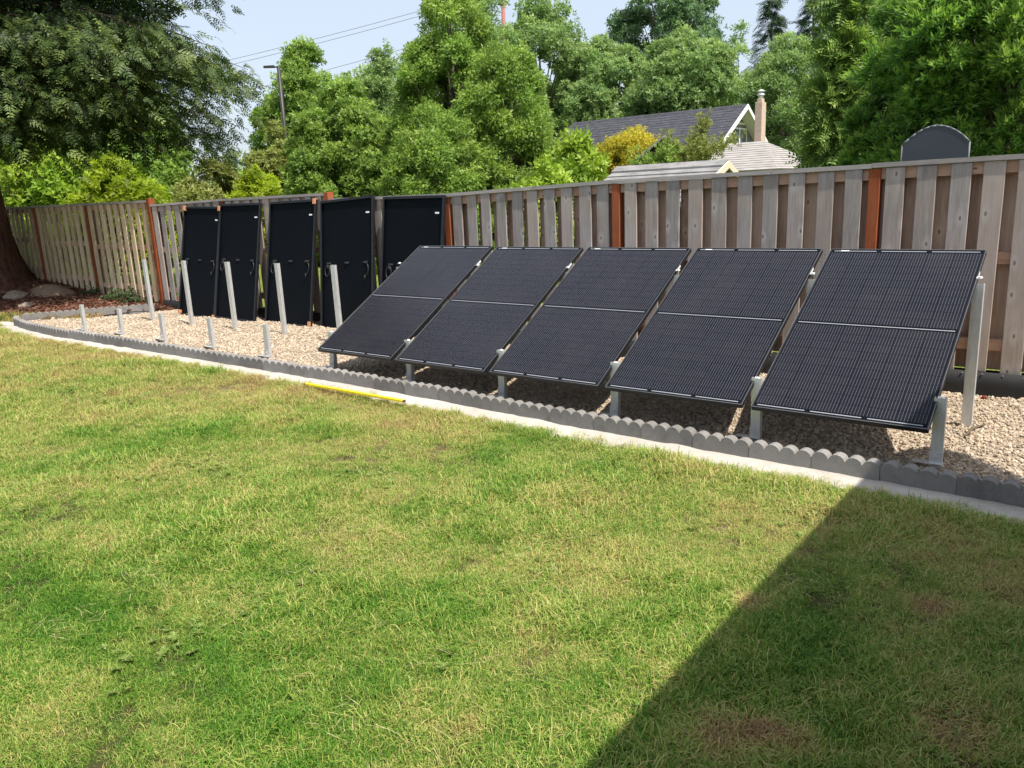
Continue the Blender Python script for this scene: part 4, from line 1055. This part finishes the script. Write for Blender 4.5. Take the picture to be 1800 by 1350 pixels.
# ------------------------------------------------------------------ trees beyond the fence
GB = 'trees beyond the fence'
make_tree('laurel_tree', 'big glossy laurel with upright bright shoots at the right edge behind the backboard', 'tree', 1800, -130, 500, 16.5, 'round', 'laurel', 'leaf_laurel', 0.225, 21000, 190, 0.2, GB, 0.55, 1, trunk_r=.2, lobe=(0.1, 0.2))
make_tree('laurel_tree', 'smaller glossy laurel bush at the fence left of the grey backboard', 'tree', 1585, 130, 170, 17.0, 'round', 'laurel', 'leaf_laurel', 0.22, 6000, 70, 0.2, GB, 0.55, 2, trunk_r=.1, lobe=(0.14, 0.26))
make_tree('cedar_tree', 'dark weeping cedar with hanging sprays left of the glossy laurel', 'tree', 1497, -60, 150, 24, 'cone', 'weep', 'needle_cedar', 0.75, 5200, 90, 0.3, GB, -0.9, 3, lobe=(0.2, 0.32))
make_tree('cedar_tree', 'second weeping cedar with paler sprays further right behind the laurel', 'tree', 1590, -140, 220, 27, 'cone', 'weep', 'needle_cedar', 0.75, 5000, 90, 0.3, GB, -0.9, 4, lobe=(0.2, 0.32))
make_tree('alder_tree', 'pale green leafy tree right of the brick chimney', 'tree', 1385, 62, 190, 56, 'dome', 'hang', 'leaf_grey', 0.48, 11000, 130, 1.0, GB, 0.1, 5, trunk_r=.2, lobe=(0.1, 0.24))
make_tree('broadleaf_tree', 'grey green domed tree rising directly above the dark house roof', 'tree', 1205, 48, 260, 60, 'dome', 'broad', 'leaf_grey', 0.5, 13000, 150, 0.5, GB, 0.2, 6, trunk_r=.25, lobe=(0.1, 0.22))
make_tree('broadleaf_tree', 'grey green tree left of the domed tree above the house ridge', 'tree', 1065, 66, 240, 63, 'dome', 'broad', 'leaf_grey', 0.5, 11500, 130, 0.5, GB, 0.2, 7, trunk_r=.25, lobe=(0.1, 0.22))
make_tree('broadleaf_tree', 'slender feathery tree right of the tall distant oak', 'tree', 1300, 38, 90, 66, 'egg', 'hang', 'leaf_grey', 0.55, 2400, 30, 0.5, GB, 0.3, 8, trunk_r=.15)
make_tree('oak_tree', 'tall distant blue green oak cut by the top edge above the house', 'tree', 1180, -110, 215, 92, 'round', 'broad', 'leaf_blue', 0.68, 10500, 110, 2.0, GB, 0.2, 9, trunk_r=.4, lobe=(0.12, 0.25))
make_tree('broadleaf_tree', 'tall grey green tree with a feathery top just left of the open sky notch', 'tree', 945, -15, 250, 66, 'dome', 'broad', 'leaf_grey', 0.56, 14000, 120, 0.5, GB, 0.2, 10, trunk_r=.22, lobe=(0.15, 0.28))
make_tree('broadleaf_tree', 'feathery grey green tree behind the tall central maple', 'tree', 840, -40, 230, 48, 'dome', 'hang', 'leaf_grey', 0.48, 9000, 110, 0.5, GB, 0.2, 11, trunk_r=.22, lobe=(0.12, 0.24))
make_tree('maple_tree', 'tall central maple with bright hanging leaf clusters reaching the top edge', 'tree', 785, -60, 210, 21.5, 'egg', 'hang', 'leaf_mid', 0.235, 15000, 190, 0.3, GB, -0.55, 12, trunk_r=.13, lobe=(0.1, 0.22))
make_tree('maple_tree', 'broad central maple with hanging leaf clusters right of the tallest one', 'tree', 885, 70, 215, 20, 'dome', 'hang', 'leaf_mid', 0.235, 16000, 200, 0.2, GB, -0.55, 13, trunk_r=.13, lobe=(0.09, 0.2))
make_tree('maple_tree', 'dark lower maple foliage at the fence left of the broad central maple', 'tree', 760, 190, 210, 19, 'dome', 'hang', 'leaf_mid', 0.23, 9000, 110, 0.2, GB, -0.4, 14, trunk_r=.1, lobe=(0.12, 0.24))
make_tree('willow_shrub', 'tall airy willow like shrub with thin pale stems left of the maples', 'shrub', 605, 140, 250, 23, 'dome', 'broad', 'leaf_mid', 0.2, 15000, 190, 0.2, GB, 0.35, 15, bark='bark_pale', trunk_r=.07, lobe=(0.09, 0.2))
make_tree('willow_shrub', 'airy pale green shrub top against the sky beside the tallest maple', 'shrub', 672, 78, 165, 27, 'egg', 'broad', 'leaf_grey', 0.22, 7500, 110, 0.2, GB, 0.35, 16, bark='bark_pale', trunk_r=.08, lobe=(0.18, 0.32))
make_tree('broadleaf_tree', 'tall narrow light green tree behind the street lamp', 'tree', 532, 66, 165, 52, 'egg', 'broad', 'leaf_mid', 0.4, 9000, 110, 0.5, GB, 0.2, 17, trunk_r=.18, lobe=(0.20, 0.34))
make_tree('broadleaf_tree', 'lower rounded light green tree left of the street lamp pole', 'tree', 478, 165, 120, 54, 'dome', 'broad', 'leaf_mid', 0.42, 4600, 60, 0.5, GB, 0.2, 18, trunk_r=.15, lobe=(0.14, 0.28))
make_tree('golden_shrub', 'golden brown tree below the street lamp', 'tree', 480, 215, 130, 30, 'dome', 'broad', 'leaf_olive', 0.26, 5200, 54, 0.2, GB, 0.2, 19, trunk_r=.1)
make_tree('yellow_maple', 'small yellow orange maple in front of the dark house roof', 'tree', 1108, 228, 150, 19.5, 'dome', 'hang', 'leaf_gold', 0.17, 6500, 54, 0.8, GB, 0.0, 20, trunk_r=.05)
make_tree('bright_shrub', 'bright light green shrub beside the yellow maple over the fence', 'shrub', 1010, 238, 115, 14, 'dome', 'near', 'leaf_bright', 0.24, 2200, 34, 0.3, GB, -0.25, 21, trunk_r=.04)
make_tree('bright_shrub', 'bright lime green shrub low over the fence below the broad maple', 'shrub', 962, 282, 110, 13.2, 'dome', 'near', 'leaf_bright', 0.22, 1600, 26, 0.3, GB, -0.25, 22, trunk_r=.04)
make_tree('yellow_shrub', 'sunlit yellow green shrub behind the left fence under the redwood', 'shrub', 200, 285, 190, 27, 'dome', 'broad', 'leaf_yellow', 0.34, 4200, 50, 0.0, GB, 0.2, 23, trunk_r=.06)
make_tree('yellow_shrub', 'tall yellow green shrub glowing behind the redwood trunk', 'shrub', 80, 205, 190, 29, 'dome', 'broad', 'leaf_bright', 0.36, 4600, 56, 0.0, GB, 0.2, 24, trunk_r=.08)
make_tree('olive_shrub', 'dull olive shrub over the fence right of the yellow green shrubs', 'shrub', 370, 283, 170, 29, 'dome', 'broad', 'leaf_olive', 0.28, 4600, 50, 0.0, GB, 0.3, 25, trunk_r=.06)
make_tree('olive_shrub', 'yellowish low shrub between olive shrub and golden tree', 'shrub', 445, 300, 120, 26, 'dome', 'broad', 'leaf_yellow', 0.26, 2600, 36, 0.0, GB, 0.3, 26, trunk_r=.05)
make_tree('yellow_shrub', 'dark green shrub base between the two yellow green shrubs', 'shrub', 290, 290, 120, 31, 'dome', 'broad', 'leaf_mid', 0.34, 2600, 36, 0.0, GB, 0.2, 27, trunk_r=.06)
make_tree('broadleaf_tree', 'shady green tree filling the gap under the redwood boughs', 'tree', 150, 120, 330, 40, 'round', 'broad', 'leaf_mid', 0.5, 5000, 60, 0.3, GB, 0.2, 28, trunk_r=.2)
make_tree('broadleaf_tree', 'pale grey green tree filling the skyline behind the airy willow shrubs', 'tree', 640, 122, 240, 42, 'dome', 'broad', 'leaf_grey', 0.42, 8000, 90, 0.3, GB, 0.2, 31, trunk_r=.15, lobe=(0.14, 0.28))
make_tree('broadleaf_tree', 'grey green tree low in the open sky notch left of the distant oak', 'tree', 1015, 74, 170, 72, 'dome', 'broad', 'leaf_grey', 0.6, 6500, 70, 0.3, GB, 0.2, 32, trunk_r=.2, lobe=(0.16, 0.3))
make_tree('broadleaf_tree', 'grey green tree in the gap between the two central maples', 'tree', 850, 40, 200, 36, 'dome', 'broad', 'leaf_grey', 0.4, 7500, 80, 0.3, GB, 0.2, 33, trunk_r=.15, lobe=(0.16, 0.3))
def fir(px, top, width, D, lab, seed):
    r = np.random.default_rng(seed); T = at_dist(px, top, D); R = 0.5 * width * depth(T) / FPX; H = T[2]
    e = tag(empty('fir_tree', (T[0], T[1], -0.05)), lab, 'tree', 'distant firs'); mb = MB().tube([(0, 0, 0), (0, 0, H * .6), (0, 0, H * 0.99)], [H * .016, H * .009, 0.02], 7); mb.build('trunk', M['bark'], e)
    P, A, S_, Tn = [], [], [], []
    lv = int(34); z0 = H * .12
    for i in range(lv):
        t = (i + .5) / lv; z = z0 + (H - z0) * t; rad = R * (1 - t) ** 0.85 * r.uniform(.8, 1.15) + 0.12
        for j in range(int(7 + 5 * (1 - t))):
            az = r.uniform(0, 2 * PI); d = np.array([math.cos(az), math.sin(az), 0]); Lb = rad * r.uniform(.6, 1.1)
            for s in np.linspace(.3, 1.0, 5):
                P.append(d * Lb * s + np.array([0, 0, z - Lb * s * .28 + .12 * Lb * s * s])); A.append(d + r.normal(0, .35, 3) + np.array([0, 0, -.35])); S_.append(max(.5, R * .26) * r.uniform(.7, 1.2)); Tn.append(.2 + .5 * s + r.normal() * .12)
    scatter('crown', TB['frond'], np.array(P), np.array(A), np.array(S_), np.array(Tn), M['needle_dark'], r, e, roll=r.normal(0, .4, len(P)))
fir(1358, -8, 150, 88, 'distant dark fir left of the other firs on the skyline', 1)
fir(1432, -22, 150, 84, 'distant dark fir rising behind the pale alder', 2)
fir(1565, -40, 120, 80, 'distant dark fir showing above the weeping cedars', 3)
fir(405, 258, 44, 95, 'tiny far conifer in the sky gap right of the redwood', 4)

# far wood closing the view under the crowns
r = np.random.default_rng(55); lob = []
for i in range(150):
    px = r.uniform(560, 2050); D = r.uniform(98, 125); T = at_dist(px, r.uniform(140, 245), D); lob.append((T[0], T[1], T[2] * r.uniform(.35, 1.0), r.uniform(2.5, 4.5), .9))
for i in range(60):
    px = r.uniform(-350, 430); D = r.uniform(80, 110); T = at_dist(px, r.uniform(255, 300), D); lob.append((T[0], T[1], T[2] * r.uniform(.4, 1.0), r.uniform(2.0, 3.4), .9))
P, A, tint = foliage_points(lob, 9500, r, np.array([0, 140, 0.0]), .2, low_cut=-2)
tag(scatter('far_wood', TB['broad'], P, A, r.uniform(.9, 1.7, len(P)), tint, M['leaf_grey'], r), kind='stuff')

# ------------------------------------------------------------------ houses and sheds beyond the fence
def roof_planes(e, x0, x1, yc, zr, wf, wb, sl, mat, th=0.12, course=0.22, name='roof'):
    """gable roof, ridge along x; shingle courses built as stepped strips"""
    mb = MB()
    for sg, wd in ((-1, wf), (1, wb)):
        n = max(2, int(wd / course))
        for i in range(n):
            a = wd * i / n; b = wd * (i + 1) / n + 0.02
            off = 0.02
            mb.prism([(yc + sg * a, zr - sl * a - 0.0), (yc + sg * b, zr - sl * b + off), (yc + sg * b, zr - sl * b - th), (yc + sg * a, zr - sl * a - th)], 'x', x0, x1)
    r = mb.build(name, mat, e)
    MB().prism([(yc - .16, zr - .16 * sl + .03), (yc, zr + .035), (yc + .16, zr - .16 * sl + .03), (yc + .16, zr - .16 * sl - .02), (yc, zr - .01), (yc - .16, zr - .16 * sl - .02)], 'x', x0 - .01, x1 + .01).build('ridge_cap', mat, r)
    return r
# main house
h = tag(empty('house', (0, 0, 0)), 'house with dark grey shingle roof, white gable trim and brick chimney', 'house')
X0, X1, YC, ZR = -18.84, -6.83, 41.0, 6.21
rf_ = roof_planes(h, X0, X1, YC, ZR, 5.2, 3.6, 0.62, M['roof_dark'], course=0.26)
MB().prism([(YC - 3.4, 0), (YC + 3.2, 0), (YC + 3.2, ZR - 3.2 * .62 - .14), (YC, ZR - .16), (YC - 3.4, ZR - 3.4 * .62 - .14)], 'x', X0 + .5, X1 - .7).build('wall', M['grey_siding'], h)
for sg, wd in ((-1, 3.7), (1, 3.65)):            # white barge boards at the gable end
    MB().prism([(YC, ZR + .02), (YC + sg * wd, ZR - .62 * wd + .02), (YC + sg * wd, ZR - .62 * wd - .22), (YC, ZR - .24)], 'x', X1 + 0.002, X1 + .06).build('barge_board', M['white_paint'], h)
MB().prism([(YC - .02, ZR - .135), (YC + 3.6, ZR - .135 - 3.6 * .62), (YC + 3.6, ZR - .16 - 3.6 * .62), (YC - .02, ZR - .16)], 'x', X1 - .68, X1 - .01).build('soffit', M['white_paint'], h)
MB().box(X1 - .72, X1 - .66, YC - 1.5, YC + 1.5, ZR - 1.02, ZR - .90).build('collar_tie', M['white_paint'], h)
win = MB().box(X1 - .70, X1 - .62, YC - 2.0, YC + 1.55, 4.02, 5.0).build('window', M['white_paint'], h)
for a, b in ((-1.88, -.75), (-.60, .40), (.55, 1.45)): MB().box(X1 - .625, X1 - .612, YC + a, YC + b, 4.10, 4.92).build('pane', M['glass'], win)
MB().prism([(YC - 3.2, 4.0), (YC + 2.4, 4.0), (YC + 2.4, 3.92), (YC - 3.4, 3.92)], 'x', X1 - .66, X1 - .05).build('lower_eave', M['roof_dark'], h)
C0 = at_dist(1330, 258, 40.5); C1 = at_dist(1342, 258, 40.5); ctop = at_dist(1335, 180, 40.5)[2]
chim = MB().box(C0[0] - .05, C1[0], C0[1] - .20, C0[1] + .30, 0, ctop, 0.01).build('chimney', M['brick'], h)
cxm = (C0[0] - .05 + C1[0]) / 2; cym = C0[1] + .05; cw = (C1[0] - C0[0] + .05) / 2
MB().box(cxm - cw * .68, cxm + cw * .68, cym - .17, cym + .17, ctop, ctop + .16, .02).build('chimney_shoulder', M['brick'], chim)
mb = MB().tube([(cxm, cym, ctop + .16), (cxm, cym, ctop + .42)], [.12, .12], 10); mb.tube([(cxm, cym, ctop + .30), (cxm, cym, ctop + .36)], [.19, .17], 10); mb.tube([(cxm, cym, ctop + .46), (cxm, cym, ctop + .50), (cxm, cym, ctop + .56)], [.18, .18, .05], 10)
mb.build('flue_cap', M['galv'], chim)
# lower pale-roofed house in front of it
h2 = tag(empty('low_house', (0, 0, 0)), 'low building with pale grey shingle roof in front of the brick chimney', 'building')
ra_, rb2 = at_dist(1215, 245, 37), at_dist(1352, 260, 37)
zr2 = 0.5 * (ra_[2] + rb2[2]); yc2 = 0.5 * (ra_[1] + rb2[1])
eaveL = 3.4; nC = 13; mb = MB()
xa, xb = ra_[0] - .6, rb2[0]
for i in range(nC):                               # hipped right end: courses step down and out
    a = eaveL * i / nC; b = eaveL * (i + 1) / nC + .02
    for sg in (-1, 1):
        f = [Vector((xa, yc2 + sg * a, zr2 - .36 * a)), Vector((xb + a * .55, yc2 + sg * a, zr2 - .36 * a)), Vector((xb + b * .55, yc2 + sg * b, zr2 - .36 * b + .02)), Vector((xa, yc2 + sg * b, zr2 - .36 * b + .02))]
        mb.poly(f); mb.poly([f[3], f[2], f[2] - Vector((0, 0, .035)), f[3] - Vector((0, 0, .035))])
    mb.poly([Vector((xb + a * .55, yc2 - a, zr2 - .36 * a)), Vector((xb + a * .55, yc2 + a, zr2 - .36 * a)), Vector((xb + b * .55, yc2 + b, zr2 - .36 * b + .02)), Vector((xb + b * .55, yc2 - b, zr2 - .36 * b + .02))])
mb.build('roof', M['roof_pale'], h2)
MB().box(xa, xb + 1.1, yc2 - 2.9, yc2 + 2.9, 0, zr2 - 1.15).build('wall', M['siding'], h2)
# garden shed right behind the fence
s1 = tag(empty('garden_shed', (0, 0, 0)), 'small shed with grey shingle roof and cream gable trim just over the fence', 'shed')
sx0, sx1, sy, sz = 5.36, 7.14, 5.90, 2.0
rs1 = roof_planes(s1, sx0, sx1, sy, sz, 1.15, 1.1, 0.45, M['roof_grey'], .05, .14)
for sg in (-1, 1):
    MB().prism([(sy, sz + .012), (sy + sg * 1.15, sz - .45 * 1.15 + .012), (sy + sg * 1.15, sz - .45 * 1.15 - .08), (sy, sz - .085)], 'x', sx1 + .003, sx1 + .035).build('barge_board', M['cream_paint'], s1)
MB().prism([(sy - .95, 0), (sy + .95, 0), (sy + .95, sz - .43 - .055), (sy, sz - .06), (sy - .95, sz - .43 - .055)], 'x', sx0 + .12, sx1 - .12).build('wall', M['dark_wood'], s1)
# vine-grown old shed behind it, gable to the camera
v0_ = tag(empty('old_shed', (0, 0, 0)), 'old dark wooden shed gable overgrown with vines behind the grey roofed shed', 'shed')
ap = at_dist(1166, 238, 15.5); lp = at_dist(1100, 296, 15.5); rp2 = at_dist(1244, 294, 15.5)
ux = unit(np.array([rp2[0] - lp[0], rp2[1] - lp[1], 0])); uy = np.array([-ux[1], ux[0], 0])
Mx = Matrix(((ux[0], uy[0], 0, ap[0]), (ux[1], uy[1], 0, ap[1]), (0, 0, 1, 0), (0, 0, 0, 1)))
xl = float((lp - ap)[:2] @ ux[:2]); xr = float((rp2 - ap)[:2] @ ux[:2]); zl = lp[2]; zr_ = rp2[2]; za = ap[2]
MB().prism([(xl + .06, 0), (xr - .06, 0), (xr - .06, zr_ - .08), (0, za - .09), (xl + .06, zl - .08)], 'y', .12, 2.4, Mx).build('wall', M['dark_wood'], v0_)
mb = MB()
for (xa_, za_), (xb_, zb_) in (((0, za), (xl - .1, zl - .08)), ((0, za), (xr + .1, zr_ - .08))):
    n_ = 7
    for i in range(n_):
        t0, t1 = i / n_, (i + 1) / n_ + .01
        p0_ = (xa_ + (xb_ - xa_) * t0, za_ + (zb_ - za_) * t0); p1_ = (xa_ + (xb_ - xa_) * t1, za_ + (zb_ - za_) * t1 + .012)
        mb.prism([p0_, p1_, (p1_[0], p1_[1] - .05), (p0_[0], p0_[1] - .05)], 'y', 0, 2.5, Mx)
mb.build('roof', M['roof_grey'], v0_)
r = np.random.default_rng(8)
def vine(cpx, cpy, D, rx, ry, n, lab, seed, mat='leaf_olive', bare=True):
    r = np.random.default_rng(seed); c = at_dist(cpx, cpy, D); k = depth(c) / FPX
    e = tag(empty('climbing_vine', (c[0], c[1], c[2] - ry * k)), lab, 'vine', 'vines on the old shed'); mb = MB(); P, A = [], []
    for i in range(16):
        a = r.uniform(-1, 1); p = Vector((0, 0, 0)); pts = [p.copy()]; d = Vector((a * 1.0, r.uniform(-.5, .2), r.uniform(.5, 1.2)))
        for q in range(6):
            d += Vector((r.normal() * .35, r.normal() * .25, r.normal() * .2 - .06)); p = p + d.normalized() * rx * k * .2; pts.append(p.copy())
        mb.tube(pts, .006, 4, False)
        for q in range(n // 16):
            j = r.integers(1, 6); P.append(np.array(pts[j].lerp(pts[j + 1], r.random())) + r.normal(0, .06, 3)); A.append(r.normal(0, 1, 3) + np.array([0, 0, .5]))
    mb.build('stem', M['bark'] if bare else M['bark_pale'], e)
    scatter('leaves', TB['broad'], np.array(P), np.array(A), r.uniform(.07, .12, len(P)), r.uniform(.1, .9, len(P)), M[mat], r, e)
vine(1155, 280, 15.2, 50, 22, 480, 'tangled vine hanging over the old shed gable', 1, 'leaf_mid')
vine(1220, 266, 15.4, 76, 26, 1300, 'leafy grey green vine spreading over the right roof slope of the old shed', 2, 'leaf_olive')

# ------------------------------------------------------------------ basketball backboard, lamp, wires
bb = tag(empty('basketball_backboard', (9.65, 6.5, 0)), 'back of a dark grey backboard with arched top standing above the fence', 'backboard')
hw = 0.385; pts = [(-hw, 1.55), (hw, 1.55), (hw, 2.075)]
for k in range(11):
    a = k / 10; x = hw - 2 * hw * a; pts.append((x, 2.075 + 0.22 * math.sin(PI * a) ** 0.85)) if 0 < k < 10 else None
pts.append((-hw, 2.085))
MB().prism(pts, 'y', -0.02, 0.02).build('board', M['board_grey'], bb)
rim = pts[2:]; 
mb = MB()
for a, b in zip(rim[:-1], rim[1:]): mb.tube([(a[0], -0.012, a[1]), (b[0], -0.012, b[1])], 0.014, 6)
mb.tube([(hw, -0.012, 1.55), (hw, -0.012, 2.075)], 0.012, 6).tube([(-hw, -0.012, 1.55), (-hw, -0.012, 2.085)], 0.012, 6)
mb.build('rim', M['board_rim'], bb)
MB().tube([(0, -0.10, 0), (0, -0.10, 1.75)], 0.045, 10).box(-.06, .06, -.1, -.02, 1.6, 1.72).build('pole', M['dark_metal'], bb)
lt = at_dist(489, 116, 45); lb = at_dist(503, 250, 45)
sl = tag(empty('street_lamp', (lb[0], lb[1], 0)), 'tall dark street lamp pole with a flat head among the trees', 'street lamp')
MB().tube([(0, 0, 0), (0, 0, lt[2])], [.13, .09], 8).build('pole', M['dark_metal'], sl)
dl = unit(np.array([-RGT[0], -RGT[1], 0]))
MB().tube([(0, 0, lt[2] - .05), tuple(dl * .5 + np.array([0, 0, lt[2] - .02]))], .04, 6).build('arm', M['dark_metal'], sl)
hd = dl * .32; Mr = Matrix.Translation((hd[0], hd[1], lt[2] - .02)) @ Matrix.Rotation(math.atan2(dl[1], dl[0]), 4, 'Z')
MB().prism([(-.12, -.14), (.42, -.09), (.46, .0), (.42, .09), (-.12, .14)], 'z', -.05, .05, Mr).build('lamp_head', M['dark_metal'], sl)
pt = at_dist(882, -40, 62)
up = tag(empty('utility_pole', (pt[0], pt[1], 0)), 'reddish utility pole rising above the trees at the top edge', 'pole')
MB().tube([(0, 0, 0), (0, 0, pt[2] + 1.0)], [.18, .13], 8).build('pole', M['red_pole'], up)
MB().box(-1.1, 1.1, -.06, .06, pt[2] + .2, pt[2] + .34, 0, Matrix.Rotation(.9, 4, 'Z')).build('crossarm', M['dark_wood'], up)
M['wire'] = simple('grey_wire', (0.16, 0.17, 0.18), 0.6)
for k, (l, rr2, lab) in enumerate((((-320, 243), (882, -22), 'upper of the paired utility wires crossing the sky'), ((-320, 252), (882, -13), 'lower of the paired utility wires crossing the sky'), ((-320, 252 + 60), (882, 35), 'single lower utility wire crossing the sky'))):
    A_ = at_dist(l[0], l[1], 84); B_ = at_dist(rr2[0], rr2[1], 62); pts = []
    for q in range(21):
        t = q / 20; p = A_ * (1 - t) + B_ * t; p = p - np.array([0, 0, 4 * t * (1 - t) * 0.9]); pts.append(tuple(p))
    tag(MB().tube(pts, 0.018, 5, False).build('utility_wire', M['wire']), lab, 'wire', 'utility wires')

# ------------------------------------------------------------------ the house the photographer stands beside (right of the frame); it shades the lawn corner
own = tag(empty('near_house', (0, 0, 0)), 'house with a covered porch right of the frame, shading the lawn corner', 'house')
EZ = 2.75; dx = SUN.x / SUN.z * (EZ + 0.035); dy = SUN.y / SUN.z * EZ
shadow = [(10.82, -9.0), (10.775, -3.2), (10.79, -0.75), (10.80, 0.03), (10.86, 0.22), (11.0, 0.40), (11.14, 0.34), (11.28, 0.24), (11.48, 0.05), (12.2, -0.45), (15.6, -0.5), (15.6, -9.0)]
MB().prism([(x + dx, y + dy) for x, y in shadow], 'z', EZ, EZ + 0.14).build('eave', M['white_paint'], own)
MB().prism([(x * 0.97 + 0.9 + dx, y * 0.9 - .3 + dy) for x, y in shadow], 'z', EZ + 0.142, EZ + 0.5).build('roof', M['roof_grey'], own)
MB().box(14.7, 17.5, -9.6, -0.6, -0.1, EZ - .002).build('wall', M['siding'], own)
for py in (-0.75, -8.6): MB().box(12.95, 13.07, py - .06, py + .06, -0.1, EZ - .001).build('porch_post', M['white_paint'], own)
